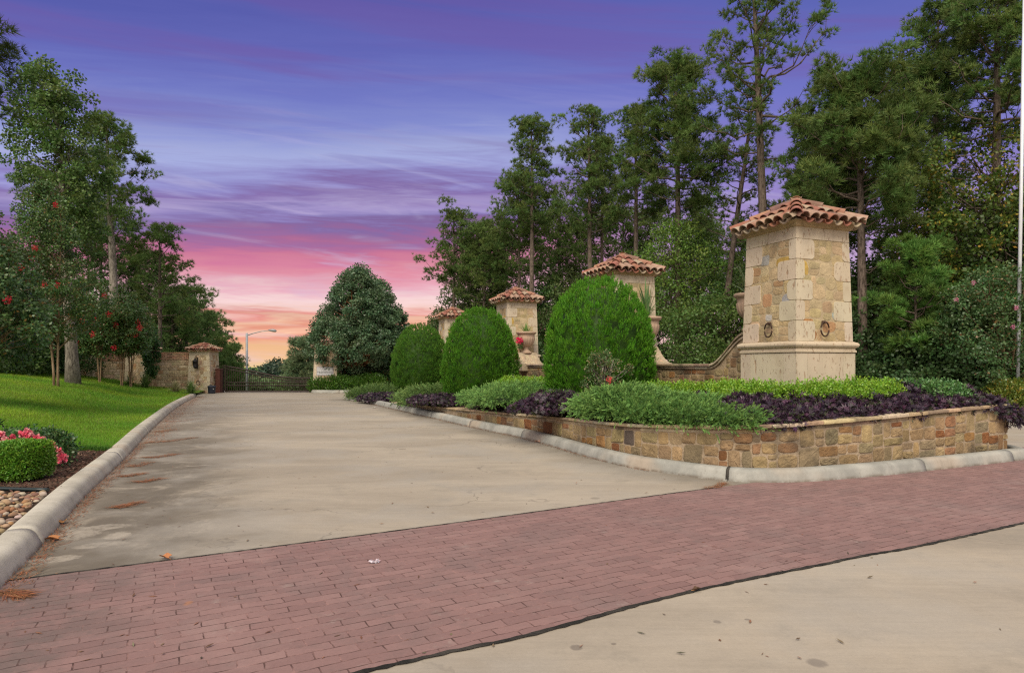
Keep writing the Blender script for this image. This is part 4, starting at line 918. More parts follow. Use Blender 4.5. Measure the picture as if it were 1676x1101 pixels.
# ---- low planting on the island
def sz(x, y): return float(soilz(x, y))
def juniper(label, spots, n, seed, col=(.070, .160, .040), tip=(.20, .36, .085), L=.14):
    global R
    R = np.random.default_rng(4000 + seed); t0_ = spots[0]; loc = (t0_[0], t0_[1], sz(t0_[0], t0_[1])); t = thing('spreading_juniper', label, 'juniper', loc, 0, 'spreading junipers along the planter edge')
    lumps = []
    for (x, y, r, h) in spots:
        h *= .66; r *= 1.06; i_ = np.argmin(np.linalg.norm(ik.P - np.array([x, y]), axis=1)); dd_ = float((np.array([x, y]) - ik.P[i_]) @ ik.N[i_]); need = OFFW + .06 + .52 * r
        if dd_ < need: x, y = (np.array([x, y]) + ik.N[i_] * (need - dd_)).tolist()
        z = sz(x, y) - loc[2]
        lumps.append((x - loc[0], y - loc[1], z, r, r, h))
        for _ in range(6): a = R.uniform(0, 6.28); q = R.uniform(.35, .75); lumps.append((x - loc[0] + math.cos(a) * r * q, y - loc[1] + math.sin(a) * r * q, z + h * R.uniform(.05, .35), r * .42, r * .42, h * R.uniform(.55, .8)))
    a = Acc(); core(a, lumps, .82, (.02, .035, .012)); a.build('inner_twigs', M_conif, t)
    P, N_ = lump_pts(lumps, n); P = P + N_ * (R.random((n, 1)) ** 2 * .22 - .08); az_ = unit(np.stack([P[:, 0], P[:, 1], P[:, 0] * 0], 1) + rsph(n) * .7); D = unit(N_ * .40 + az_ * .7 + rsph(n) * .5 + np.array([0, 0, .0]))
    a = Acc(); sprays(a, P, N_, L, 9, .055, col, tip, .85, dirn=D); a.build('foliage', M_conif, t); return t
def mat_(p0, p1, r=.20, h=.15, st=.22, off=.5):
    u0 = u_at(ik, gp(*p0)); u1 = u_at(ik, gp(*p1)); return [(float(ik.pt(u, off)[0]), float(ik.pt(u, off)[1]), r * random.uniform(.8, 1.3), h * random.uniform(.7, 1.4)) for u in np.arange(u0, u1, st)]
def g(px, py, z): return gp(px, py, z)
def vine(label, lumps, n, seed, col=(.030, .016, .030), leaf=.075, name='purple_vine'):
    global R
    R = np.random.default_rng(5000 + seed); a = Acc(); P, N_ = lump_pts(lumps, n, up=-.5); P = P + N_ * R.uniform(-.05, .02, (n, 1)); D0 = unit(N_ * .7 + rsph(n) * .6 + np.array([0, 0, -.45])); S = unit(np.cross(D0, N_ + rsph(n) * .35)); L = leaf * R.uniform(.6, 1.25, n)
    cc = np.tile(col, (n, 1)) * R.uniform(.6, 1.5, (n, 1)); gm = R.random(n) < .22; cc[gm] = np.array([.045, .055, .022]) * R.uniform(.7, 1.3, (gm.sum(), 1)); pm = R.random(n) < .25; cc[pm] = np.array([.075, .030, .060]) * R.uniform(.7, 1.2, (pm.sum(), 1))
    NN = unit(np.cross(S, D0))
    for s, k, wd in ((0, 1.05, .13), (.7, .9, .10), (-.7, .9, .10), (1.6, .62, .085), (-1.6, .62, .085)):
        leaves(a, P, unit(D0 + S * s), L * k, L * wd, cols(cc, n, .1), fat=.45, nrm=NN)
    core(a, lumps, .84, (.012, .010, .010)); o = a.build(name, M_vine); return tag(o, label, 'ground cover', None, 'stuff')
def along(off, u0, u1, step, r, h, jr=.06, zf=None, rnd=1):
    out = []; u = u0
    rg = random.Random(int(u0 * 100) + int(off * 10))
    while u < u1:
        p = ik.pt(u, off + rg.uniform(-jr, jr)); z = (zf(u, p) if zf else sz(*p)); rr = r * rg.uniform(.8, 1.25); out.append((p[0], p[1], z, rr, rr, h * rg.uniform(.75, 1.25))); u += step * rg.uniform(.75, 1.2)
    return out
uv0 = u_at(ik, gp(1205, 787)); wz_ = lambda u, p: float(ztop(u)) - .03
p_ = ik.pt(uE + .35, OFFW); L1 = [(p_[0] - .02, p_[1] + .02, .70, .26, .26, .16), (p_[0] + .16, p_[1] + .12, .58, .18, .18, .16), (p_[0] + .05, p_[1] + .4, .66, .28, .28, .2)] + along(.66, uv0 + .1, uE + 1.0, .20, .28, .15, .05, wz_) + along(.98, uv0 - .1, uE + 2.2, .24, .32, .24, .08, wz_) + along(1.35, uv0 + .3, uE + 2.5, .28, .32, .31, .1, wz_) + along(.50, uv0 + .7, uv0 + 1.5, .22, .19, .10, .03, wz_) + along(.46, uE - .2, uE + .5, .2, .2, .12, .03, wz_)
vine('long mass of dark purple sweet potato vine behind the planter coping at right', L1, 19000, 1)
ug = lambda px, py: u_at(ik, gp(px, py))
def bedlumps(pts):
    return [(x, y, sz(x, y) + dz, r * 1.1, r * 1.1, h * .8) for (x, y, r, h, dz) in pts]
def vp(px, Yd, r, h, dz=0.0): return (at(px, Yd), Yd, r, h, dz)
vine('dark purple vine spilling over the coping between two green junipers, below the biggest dome shrub', bedlumps([vp(868, 12.3, .30, .16, .0), vp(885, 12.3, .36, .22), vp(905, 12.8, .42, .28), vp(920, 13.2, .42, .36), vp(940, 12.4, .36, .22), vp(895, 13.6, .4, .34), vp(850, 12.6, .22, .10, -.06)]), 5200, 2)
vine('small patch of dark purple vine below the middle dome shrub', bedlumps([vp(705, 19.0, .5, .22), vp(722, 18.5, .5, .24), vp(740, 18.7, .5, .22), vp(690, 19.5, .4, .18)]), 2400, 3)
vine('dark purple vine at the far tip of the island bed', bedlumps([vp(612, 25.5, .6, .24), vp(630, 25.0, .7, .3), vp(645, 24.6, .5, .24)]), 2200, 4)
vine('purple vine tuft beside the lime hedge just right of the biggest dome shrub', bedlumps([vp(1060, 11.9, .28, .34, .08), vp(1075, 12.2, .25, .36, .05), vp(1180, 11.3, .3, .3, .08), vp(1150, 11.6, .3, .3, .06), vp(1120, 11.6, .3, .26, .04)]), 3000, 5)
juniper('widest green spreading juniper, by the curve of the planter wall', [(at(1005, 11.0), 11.0, .52, .44), (at(1075, 10.8), 10.8, .50, .34), (at(1150, 10.6), 10.6, .46, .26), (at(960, 11.3), 11.3, .40, .22), (at(1035, 11.5), 11.5, .60, .46), (at(1192, 10.0), 10.0, .34, .15), (at(1105, 11.1), 11.1, .45, .26), (at(925, 11.6), 11.6, .26, .14)] + mat_((960, 746), (1215, 788), .24, .09) + mat_((985, 752), (1195, 787), .28, .14, .3, .72), 13500, 1)
juniper('green spreading juniper between the middle and biggest dome shrubs', [(at(820, 14.6), 14.6, .75, .46), (at(865, 14.9), 14.9, .65, .50), (at(780, 15.4), 15.4, .6, .34), (at(750, 16.4), 16.4, .5, .26), (at(835, 15.7), 15.7, .7, .55), (at(792, 14.6), 14.6, .35, .16)] + mat_((745, 692), (868, 720), .28, .22, .3, .5), 8200, 2)
juniper('olive green spreading juniper between the smallest and middle dome shrubs', [(at(700, 20.5), 20.5, .9, .50), (at(675, 21.2), 21.2, .8, .38), (at(725, 20.4), 20.4, .7, .45), (at(655, 22.0), 22.0, .6, .3), (at(705, 21.7), 21.7, .9, .55)], 4200, 3, (.065, .125, .035), (.17, .27, .07), .17)
juniper('small olive juniper at the far tip of the island kerb', [(at(590, 27.5), 27.5, .75, .36), (at(612, 27.3), 27.3, .95, .50), (at(640, 27.0), 26.6, .8, .48), (at(625, 28.2), 28.2, 1.0, .62), (at(574, 28.6), 28.6, .5, .26)], 3200, 4, (.065, .125, .035), (.17, .27, .07), .18)
def hedge(name, label, lumps, n, seed, col=(.22, .40, .035), leaf=.034, cat='hedge', alt=None, altp=0, group=None, corec=(.03, .05, .01), up=.8, mat=None, lw=.36, k=1):
    global R
    R = np.random.default_rng(6000 + seed); a = Acc(); l0 = np.array(lumps[0][:3]); lm = [tuple(np.array(l[:3]) - l0) + tuple(l[3:]) for l in lumps]; P, N_ = lump_pts(lm, n, up=-.3)
    D = unit(N_ * .7 + rsph(n) * .55 + np.array([0, 0, up])); P = P + N_ * R.uniform(-.08, .04, (n, 1)); cc = cols(col, n, .25)
    if alt is not None: mk_ = R.random(n) < altp; cc[mk_] = cols(alt, int(mk_.sum()), .2)
    for j in range(6):
        Dj = unit(D + rsph(n) * .85); leaves(a, P + D * (leaf * .75 * j), Dj, leaf * R.uniform(.8, 1.2, n), leaf * lw, cols(cc, n, .12))
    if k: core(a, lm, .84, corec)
    o = a.build(name, mat or M_leafg, loc=tuple(l0)); return tag(o, label, cat, group)
hl = [(at(px, 12.0), 12.0, sz(at(px, 12.0), 12.0), .34, .3, .36 + .03 * math.sin(px)) for px in range(1075, 1225, 22)]
hl += [(at(px, Yd), Yd, .68, .26, .24, h) for px, Yd, h in [(1215, 10.6, .46), (1238, 10.3, .45), (1262, 10.05, .44), (1288, 9.9, .43), (1312, 9.85, .45), (1338, 9.9, .48), (1364, 10.0, .49), (1392, 10.2, .50), (1420, 10.4, .49), (1450, 10.7, .48), (1190, 11.0, .45)]]
hedge('low_hedge', 'low lime green clipped hedge wrapping the foot of the front pillar', hl, 9000, 1, cat='hedge')
hedge('low_hedge', 'short strip of lime green hedge between the middle and biggest dome shrubs', [(at(px, 17.5), 17.5, sz(at(px, 17.5), 17.5), .5, .4, .5) for px in (835, 855, 875, 893)], 1800, 2, leaf=.045)
hedge('green_shrub', 'bluish green low shrub at the right end of the island bed', [(at(px, Yd), Yd, .70, .32, .3, .40) for px, Yd in ((1452, 11.2), (1478, 11.3), (1500, 11.3), (1522, 10.95), (1545, 10.7))], 3000, 3, (.10, .22, .06), .04, 'shrub')
# sprawling flowering plant before the biggest dome
broad('flowering_shrub', 'thin wispy shrub with one coral bloom in front of the biggest dome shrub', (at(985, 12.7), 12.7, .52), 1.30, .30, .42, 'vase', 70, 60, .042, .36, .12, (.10, .17, .05), 5, .006, None, 'shrub', None, 11, (.30, .24, .12), .18, M_leafg, ((.75, .10, .10), 1, .06, (.1, -.3, .1)), (.10, 0))

# plants in the urns
def blades_plant(label, loc, n, L, wd, seed, col=(.14, .24, .08), spread=.5, flowers=None, name='potted_grass'):
    global R
    R = np.random.default_rng(7000 + seed); t = thing(name, label, 'plant', loc); a = Acc()
    for i in range(n):
        az_ = R.uniform(0, 6.28); tl = abs(R.normal(0, spread)); Ln = L * R.uniform(.5, 1.1); s = np.linspace(0, 1, 6); rr = Ln * s * math.sin(min(1.2, tl)) * (1 + .5 * s * tl); zz = Ln * s * math.cos(min(1.2, tl)) - Ln * .35 * tl * s ** 2.5
        P = np.stack([rr * math.cos(az_) + R.uniform(-.06, .06), rr * math.sin(az_) + R.uniform(-.06, .06), zz], 1); pa = np.array([-math.sin(az_), math.cos(az_), 0]) * wd * R.uniform(.7, 1.2); w_ = (1 - s ** 2.2)[:, None] * pa[None]
        V = np.concatenate([P - w_, P + w_]); a.add(V, [(k, k + 1, k + 7, k + 6) for k in range(5)], jit(col, .25), True)
    a.build('blades', M_leafg, t)
    if flowers:
        for (x, y, z, r, c) in flowers:
            b = Acc(); sp = rsph(70) * (R.random((70, 1)) ** .4) * r; leaves(b, np.array([x, y, z]) + sp, unit(sp + rsph(70) * .6), r * .6, r * .26, cols(c, 70, .25)); b.build('flower_cluster', M_flower, t)
    return t
ux, uy, uz = UR[0]; blades_plant('tall spiky green blades growing from the urn at the second pillar', (ux, uy, uz + .70), 60, 1.05, .020, 1, (.16, .27, .10), .33)
ux, uy, uz = UR[1]; blades_plant('short grassy plant with pink flowers trailing from the urn at the third pillar', (ux, uy, uz + .70), 110, .42, .012, 2, (.20, .34, .08), .7, [(-.24, -.28, -.26, .12, (.75, .03, .12)), (-.36, -.2, -.80, .10, (.65, .04, .10)), (-.22, -.25, -.46, .10, (.10, .16, .05))])
ux, uy, uz = UR[3]; blades_plant('arching pale blades from the urn behind the front pillar', (ux, uy, uz + .63), 46, .95, .013, 3, (.20, .28, .12), .62)
# ---------------------------------------------------------------- gate end of the drive
def gate_pillar(label, loc, seed, hw=.60, Hh=2.20, group='tile capped pillars of the entrance wall'):
    random.seed(seed)
    return pillar('gate_pillar', label, 'pillar', loc, 0.0, group, base=False, zb=0.0, H_=Hh, hw0=hw, hw1=hw * .87, rise=.30, pal=GATC, qrow=.30, ring=False, cap_half=hw * .87 + .13)
G1x = at(334, 35)
gp1 = gate_pillar('narrow stone pillar with a wall lantern at the left end of the metal gate', (G1x, 35, 0), 1)
a = Acc(); pts = [(.10 * math.cos(q), 0, .10 * math.sin(q)) for q in np.linspace(0, 2 * np.pi, 18, endpoint=False)]
a.tube([(x - .03, -.60 * .99, z + .55) for x, y, z in pts], .018, 6, (.08, .045, .03), closed=True); a.build('iron_ring', M_iron, gp1)
gate_pillar('stone pillar standing in the entrance wall behind the crape myrtles', (at(232, 34.6), 34.6, .35), 2)
gate_pillar('stone pillar at the far left end of the entrance wall', (at(146, 33.4), 33.4, .45), 3)
gp2 = gate_pillar('pale stone pillar bearing a name plaque, right of the metal gate', (at(537.5, 35.6), 35.6, .1), 4, .66, 2.35)
a = Acc(); a.box((0, -.620, 1.16), (.84, .07, .40), (.50, .50, .50), 0, .006); a.box((0, -.615, 1.16), (.92, .06, .48), (.40, .36, .38), 0, .01); a.build('name_plaque', M_plain, gp2)
def text(s, size, loc, parent, name='lettering', col=(.09, .09, .10), rot=(rad(90), 0, 0), ext=.004):
    cu = bpy.data.curves.new('t', 'FONT'); cu.body = s; cu.size = size; cu.align_x = 'CENTER'; cu.align_y = 'CENTER'; cu.extrude = ext; cu.space_character = 1.15
    o = bpy.data.objects.new('t', cu); C.objects.link(o); dg = bpy.context.evaluated_depsgraph_get(); me = bpy.data.meshes.new_from_object(o.evaluated_get(dg)); bpy.data.objects.remove(o)
    at_ = me.attributes.new('Col', 'FLOAT_COLOR', 'FACE'); at_.data.foreach_set('color', np.tile((*col, 1), len(me.polygons)).astype(np.float32)); me.materials.clear(); me.materials.append(M_plain); me.name = name
    o = bpy.data.objects.new(name, me); C.objects.link(o); o.parent = parent; o.location = loc; o.rotation_euler = rot; return o
text('TEASWOOD', .135, (0, -.659, 1.09), gp2)
a = Acc(); a.box((0, -.658, 1.26), (.016, .008, .12), (.09, .09, .10)); leaves(a, np.array([(0, -.659, 1.25)] * 4), np.array([(.8, 0, .8), (-.8, 0, .8), (.9, 0, .1), (-.9, 0, .1)]), .06, .014, (.09, .09, .10), nrm=np.array([(0, 1.0, 0)] * 4)); a.build('emblem', M_plain, gp2)
# entrance wall
def wall_run(name, label, x0, y0, x1, y1, zb, zt, seed, pal=GATC):
    random.seed(seed); L_ = math.hypot(x1 - x0, y1 - y0); t = thing(name, label, 'wall', (x0, y0, 0), math.atan2(y1 - y0, x1 - x0), 'straight entrance walls'); a = Acc()
    a.box((L_ / 2, 0, (zb + zt) / 2), (L_, .34, zt - zb), (.40, .31, .21)); y = zb
    for sg in (-1, 1):
        z = zb
        while z < zt - .42:
            hr = random.uniform(.12, .22); x = 0
            while x < L_ - .05:
                w_ = min(random.uniform(.2, .55), L_ - x); stone(a, lambda U_, W_, D_: np.stack([U_, sg * (.17 + D_), W_], 1), (x, z, x + w_, min(z + hr, zt - .36)), .007, .010, pick(pal), 7, .03, n=12); x += w_
            z += hr
        for r in range(4):       # brick courses at the head of the wall
            x = -(r % 2) * .11
            while x < L_ - .02:
                x0_ = max(x, 0); x1_ = min(x + .21, L_); z0 = zt - .35 + r * .085; a.box(((x0_ + x1_) / 2, sg * .178, z0 + .037), (x1_ - x0_ - .012, .03, .072), jit((.42, .25, .16), .25)); x += .22
    a.build('stone_body', M_stone, t); b = Acc(); x = 0
    while x < L_ - .02: w_ = min(.22, L_ - x); b.box((x + w_ / 2, 0, zt + .028), (w_ - .01, .42, .055), jit((.40, .23, .15), .2), 0, .006); x += .22
    b.build('brick_coping', M_stone, t); return t
wall_run('entrance_wall', 'sunlit stone wall with brick top running left from the lantern pillar', at(232, 34.8) + .6, 34.9, G1x - .6, 35.1, -.2, 2.12, 5)
wall_run('entrance_wall', 'shadier stone wall stretch behind the crape myrtle trunks, left of the brick topped stretch', at(146, 33.4) + .6, 33.5, at(232, 34.6) - .6, 34.5, .0, 2.05, 6)
# wall lantern
t = thing('wall_lantern', 'black iron wall lantern hanging on the front of the narrow gate pillar', 'lantern', (G1x - .10, 35 - .565, 1.55)); BK = (.02, .018, .018)
a = Acc(); a.box((0, 0, .05), (.07, .03, .62), BK, 0, .006); a.tube([(0, 0, .30), (0, -.10, .42), (0, -.22, .40), (0, -.24, .30)], .014, 6, BK); a.tube([(0, 0, -.2), (.0, -.10, -.22), (0, -.16, -.12)], .012, 6, BK); a.build('bracket', M_iron, t)
a = Acc(); a.lathe([(.001, .34), (.03, .31), (.05, .24), (.15, .14), (.16, .12), (.14, .11), (.10, -.14), (.12, -.15), (.06, -.22), (.001, -.27)], 6, BK, None, (0, -.22, 0)); a.build('lantern_housing', M_iron, t)
a = Acc(); a.lathe([(.125, .10), (.088, -.13)], 6, (.10, .10, .09), None, (0, -.22, 0)); a.build('lantern_glass', M_paint, t)
# bin
t = thing('trash_can', 'dark blue plastic bin standing at the foot of the lantern pillar', 'bin', (at(346.5, 34), 34.0, 0.0)); NB = (.025, .032, .05)
a = Acc(); a.lathe([(.001, .0), (.165, 0), (.175, .03), (.200, .36), (.205, .37)], 20, NB); a.build('bin_body', M_paint, t)
a = Acc(); a.lathe([(.215, .355), (.22, .38), (.20, .40), (.10, .425), (.001, .43)], 20, NB); a.box((0, -.1, .44), (.14, .03, .03), NB); a.build('lid', M_paint, t)
a = Acc(); a.box((.145, -.12, .27), (.05, .004, .09), (.6, .6, .58), rad(50)); a.build('sticker', M_paint, t)
# gate: rises toward its left post
t = thing('driveway_gate', 'brown metal driveway gate of thin upright bars, its top sweeping up to the left', 'gate', (0, 35.2, 0)); GB = (.040, .026, .020)
gx0, gx1 = at(369, 35.2), at(519, 35.2)
def gtop(x): q = (x - gx0) / (gx1 - gx0); return 1.42 - .66 * sstep(-.12, .78, q) + .03
ss = np.linspace(gx0, gx1, 30)
def rail(zf, r=.022, nm='rail', x0=gx0, x1=gx1):
    s = np.linspace(x0, x1, 24); a = Acc(); a.tube([(x, 0, float(zf(x))) for x in s], r, 4, GB); a.build(nm, M_gate, t)
rail(gtop, .040); rail(lambda x: gtop(x) - .15, .03); rail(lambda x: .54, .032); rail(lambda x: .38, .032); rail(lambda x: .07, .04)
nb = 46
for i in range(nb + 1):
    x = gx0 + (gx1 - gx0) * i / nb; a = Acc(); thick = .07 if i in (0, nb) else .022; a.box((0, 0, (gtop(x) + .05) / 2 + (.05 if i == 0 else 0)), (thick, thick, gtop(x) - .05 + (.1 if i == 0 else 0)), GB)
    a.build('gate_post' if i in (0, nb) else 'bar', M_gate, t, (x, 0, 0))
for x in np.linspace(gx0 + .35, gx1 - .35, 9):
    a = Acc(); a.tube([(x + .045 * math.cos(q), 0, gtop(x) - .065 + .045 * math.sin(q)) for q in np.linspace(0, 6.28, 10, endpoint=False)], .008, 4, GB, closed=True); a.build('scroll_ring', M_gate, t)
t = thing('gate_operator', 'rust brown gate operator cabinet between the lantern pillar and the gate', 'gate opener', (at(358.5, 35.0), 35.0, 0)); RB = (.10, .035, .025)
a = Acc(); a.box((0, 0, .62), (.24, .35, 1.24), RB, 0, .01); a.build('cabinet', M_gate, t); a = Acc(); a.box((0, 0, 1.26), (.28, .39, .05), RB, 0, .01); a.build('lid', M_gate, t)
t = thing('gate_side_panel', 'short fixed panel of iron bars above the operator cabinet beside the lantern pillar', 'fence', (at(359, 35.3), 35.3, 0))
for x in (-.16, .22): a = Acc(); a.box((x, 0, .75), (.05, .05, 1.5), GB); a.build('post', M_gate, t)
for z in (1.46, 1.30, .08): a = Acc(); a.box((.03, 0, z), (.42, .03, .035), GB); a.build('rail', M_gate, t)
for x in (-.06, .03, .12): a = Acc(); a.box((x, 0, .78), (.014, .014, 1.38), GB); a.build('bar', M_gate, t)
# fence right of the plaque pillar
t = thing('iron_fence', 'brown iron fence of thin bars behind the hedge, right of the plaque pillar', 'fence', (at(560, 36.4), 36.4, .1)); Lf = 4.4
for x in np.linspace(0, Lf, 4): a = Acc(); a.box((0, 0, .62), (.06, .06, 1.24 + .05), GB); a.build('post', M_gate, t, (x, 0, 0))
for z in (1.12, .98, .12): a = Acc(); a.box((Lf / 2, 0, z + (.0)), (Lf, .025, .03), GB); a.build('rail', M_gate, t)
for x in np.arange(.12, Lf, .13): a = Acc(); a.box((0, 0, .6), (.013, .013, 1.1), GB); a.build('bar', M_gate, t, (x, 0, 0))
# kerbed bed right of the gate
bp = Path(catmull([(at(509, 34.5), 40), (at(508, 34.5), 35.4), (at(512, 34.5), 34.55), (at(560, 34.3), 34.35), (at(640, 34.2), 34.3), (1.5, 34.4), (3.6, 34.8), (4.2, 36), (4.4, 40)], .25), 1)
kerb(bp, .1, bp.L - .1, KPI, [4.0, 7.0, 10, 13])
sheet('planting_bed', [(at(509, 34.5) + .2, 40), (at(509, 34.5) + .22, 34.9), (3.9, 34.9), (4.2, 40)], .14, M_soil)
def row(px0, px1, Yd, z, r, h, st=26, jz=.2):
    rg = random.Random(int(px0)); return [(at(px, Yd), Yd + rg.uniform(-.3, .3), z, r * rg.uniform(.8, 1.2), r * .8, h * rg.uniform(1 - jz, 1 + jz)) for px in np.arange(px0, px1, st)]
hedge('green_shrub_row', 'rounded mid green low hedge at the foot of the plaque pillar', row(524, 625, 35.0 + .4, .14, .55, .62, 13), 5200, 11, (.075, .17, .02), .07, 'hedge')
hedge('green_shrub_row', 'darker shrubs with a few red leaves behind the low hedge under the dark round tree', row(560, 660, 36.6, .2, .6, .72, 16), 4200, 12, (.045, .11, .025), .08, 'hedge', (.35, .10, .05), .10)
t = thing('gable_shelter', 'tiny dark gabled roof peeping out beside the smallest dome shrub', 'shelter', (at(637, 42), 42.0, -.4))
a = Acc(); a.add([(-.9, -.8, 1.15), (0, -.8, 2.0), (.9, -.8, 1.15), (-.9, .8, 1.15), (0, .8, 2.0), (.9, .8, 1.15), (-.9, -.8, 1.07), (0, -.8, 1.92), (.9, -.8, 1.07), (-.9, .8, 1.07), (0, .8, 1.92), (.9, .8, 1.07)], [(0, 1, 4, 3), (1, 2, 5, 4), (6, 9, 10, 7), (7, 10, 11, 8), (0, 6, 7, 1), (1, 7, 8, 2), (3, 4, 10, 9), (4, 5, 11, 10), (0, 3, 9, 6), (2, 8, 11, 5)], (.025, .025, .028)); a.build('roof', M_paint, t)
for x in (-.75, .75):
    for y in (-.65, .65): a = Acc(); a.box((x, y, .6), (.07, .07, 1.2), (.03, .03, .03)); a.build('post', M_paint, t)

# street lamp beyond the gate
lx = at(404, 60); t = thing('street_lamp', 'tall grey street lamp with one long arm rising beyond the gate', 'street lamp', (lx, 60, -3.0)); LG = (.34, .36, .38); tz = zat(545, 60) + 3
a = Acc(); a.tube([(0, 0, 0), (0, 0, tz)], [.125, .10], 10, LG); a.build('pole', M_paint, t)
hx = (440 - 404) * 60 / F; a = Acc(); a.tube([(0, 0, tz - .22), (hx * .3, 0, tz - .02), (hx * .65, 0, tz + .16), (hx, 0, tz + .24)], [.05, .045, .04, .035], 6, LG); a.build('arm', M_paint, t)
a = Acc(); a.add([], np.zeros((0, 4), int)) if False else None
a.tube([(hx - .05, 0, tz + .25), (hx + .12, 0, tz + .27), (hx + .4, 0, tz + .25), (hx + .62, 0, tz + .2), (hx + .72, 0, tz + .18)], [.05, .10, .15, .12, .03], 10, (.26, .27, .28)); a.build('lamp_head', M_paint, t)
# flag pole at the right edge
a = Acc(); a.tube([(0, 0, -.3), (0, 0, 13.5)], [.052, .042], 12, (.72, .74, .78)); a.lathe([(.001, 13.45), (.07, 13.5), (.08, 13.57), (.05, 13.64), (.001, 13.66)], 10, (.6, .5, .2)); fp = a.build('flag_pole', M_paint, loc=(at(1665, 19.3), 19.3, .15)); fp.rotation_euler = (0, rad(1.0), 0); tag(fp, 'slim white pole rising at the far right edge, behind the pink flowered myrtle', 'pole')

# ---------------------------------------------------------------- lawn and bed on the left
def at_mound(px, py):
    """first point where the sight line through a photo pixel meets the lawn"""
    for Yd in np.arange(4.5, 60, .02):
        x = at(px, Yd); z = zat(py, Yd)
        if z <= float(moundz(x, Yd)): return (x, Yd, z)
    return (at(px, 30), 30, 1.0)
R = np.random.default_rng(50)
def grass(name, label, n, y0, y1, wd, L, seed, col=(.170, .345, .022)):
    y = y0 * (y1 / y0) ** R.random(n) ; dd = wd * R.random(n) ** 1.0 * (.35 + .65 * sstep(y0, 22, y)); kxs = np.array([kx(v) for v in y]); x = kxs - dd - .01; z = moundz(x, y)
    P = np.stack([x, y, z - .005], 1); D = unit(rsph(n) * .55 + np.array([0, 0, 1.0])); sc_ = np.clip(y / 12, .8, 2.2); hs = .9 + .2 * np.sin(x * 1.7 + y * .9); pat = np.clip(.5 + .35 * np.sin(x * 1.1 + 2 * np.sin(y * .6)) + .3 * np.sin(y * 1.9 + x * .7 + 1), 0, 1)
    c = cols(col, n, .28); c *= (.86 + .28 * pat)[:, None]; c[:, 0] *= .85 + .4 * pat; yl = R.random(n) < .10 + .08 * pat; c[yl] = cols((.22, .23, .06), int(yl.sum()), .2)
    a = Acc(); leaves(a, P, D, L * hs * R.uniform(.6, 1.3, n) * (.7 + .3 * sc_), .0036 * sc_, c, k=3); return tag(a.build(name, M_grassm), label, 'grass', None, 'stuff')
grass('lawn_grass', 'bright green mown grass covering the rise left of the kerb', 330000, YM + .02, 34, 16, .062, 1)
# taller edge tufts where the lawn meets the mulch
n = 9000; x = kx(YM) - R.uniform(0, 6.5, n) - .02; y = YM + R.normal(.10, .07, n) + .05 * np.sin(x * 6); P = np.stack([x, y, moundz(x, y)], 1); a = Acc(); leaves(a, P, unit(rsph(n) * .7 + np.array([0, -.25, .9])), R.uniform(.05, .11, n), .0038, cols((.06, .16, .015), n, .3), k=3); tag(a.build('lawn_grass', M_grassm), 'ragged grass fringe where the lawn meets the dark mulch', 'grass', None, 'stuff')
# mulch chips
n = 16000; y = R.uniform(YP - .05, YM + .1, n); x = np.array([kx(v) for v in y]) - R.random(n) ** 1.3 * 5.5; P = np.stack([x, y, moundz(x, y) + R.uniform(-.004, .012, n)], 1); D = unit(rsph(n) * np.array([1, 1, .28])); c = cols((.095, .055, .038), n, .45); lt = R.random(n) < .08; c[lt] = cols((.26, .18, .12), int(lt.sum()), .3)
a = Acc(); leaves(a, P, D, R.uniform(.02, .06, n), R.uniform(.004, .010, n), c); tag(a.build('bark_chips', M_plain), 'dark shredded bark mulch behind the left kerb', 'mulch', None, 'stuff')
# river pebbles
a = Acc(); Pp = []
while len(Pp) < 2300:
    y = R.uniform(3.6, YP - .06); x = kx(y) - .05 - R.random() * 2.6; Pp.append((x, y))
th8 = np.linspace(0, 2 * np.pi, 10, endpoint=False); PB = [(.32, .22, .13), (.30, .16, .08), (.40, .32, .25), (.22, .13, .085), (.34, .25, .16), (.19, .14, .11)]
for x, y in Pp:
    r = random.uniform(.016, .040); el = random.uniform(.6, 1); tz_ = random.uniform(.45, .8); th = random.uniform(0, 3.14); c_, s__ = math.cos(th), math.sin(th); z = float(moundz(x, y)) + r * tz_ * random.uniform(.1, 1.0); V = []
    for ph in (-.9, -.3, .25, .75, 1.25):
        q = np.cos(ph) * r * (1 + .12 * np.sin(2 * th8 + x * 50)); V.append(np.stack([x + q * np.cos(th8) * c_ - q * el * np.sin(th8) * s__, y + q * np.cos(th8) * s__ + q * el * np.sin(th8) * c_, np.full(10, z + r * tz_ * math.sin(ph))], 1))
    V = np.concatenate(V); a.add(V, [(i * 10 + k, i * 10 + (k + 1) % 10, i * 10 + 10 + (k + 1) % 10, i * 10 + 10 + k) for i in range(4) for k in range(10)], jit(random.choice(PB), .2), True)
    n0 = a.n - 10; a.F.append(np.array([[n0 + k for k in range(10)]])); a.Cc.append(a.Cc[-1][:1]); a.S.append(np.ones(1, bool)); a.V.append(np.zeros((0, 3)))
tag(a.build('river_pebbles', M_plain), 'tan and rusty river pebbles beside the near left kerb', 'pebbles', None, 'stuff')
# drip hose edging between pebbles and mulch
xs = np.linspace(kx(YP) - .06, kx(YP) - 4, 30); ye = YP + .03 * np.sin(xs * 3); a = Acc(); a.tube(np.stack([xs, ye, moundz(xs, ye) + .03], 1), .022, 8, (.012, .022, .022)); tag(a.build('bed_edging', M_paint), 'black round edging strip between the pebbles and the mulch', 'garden edging')
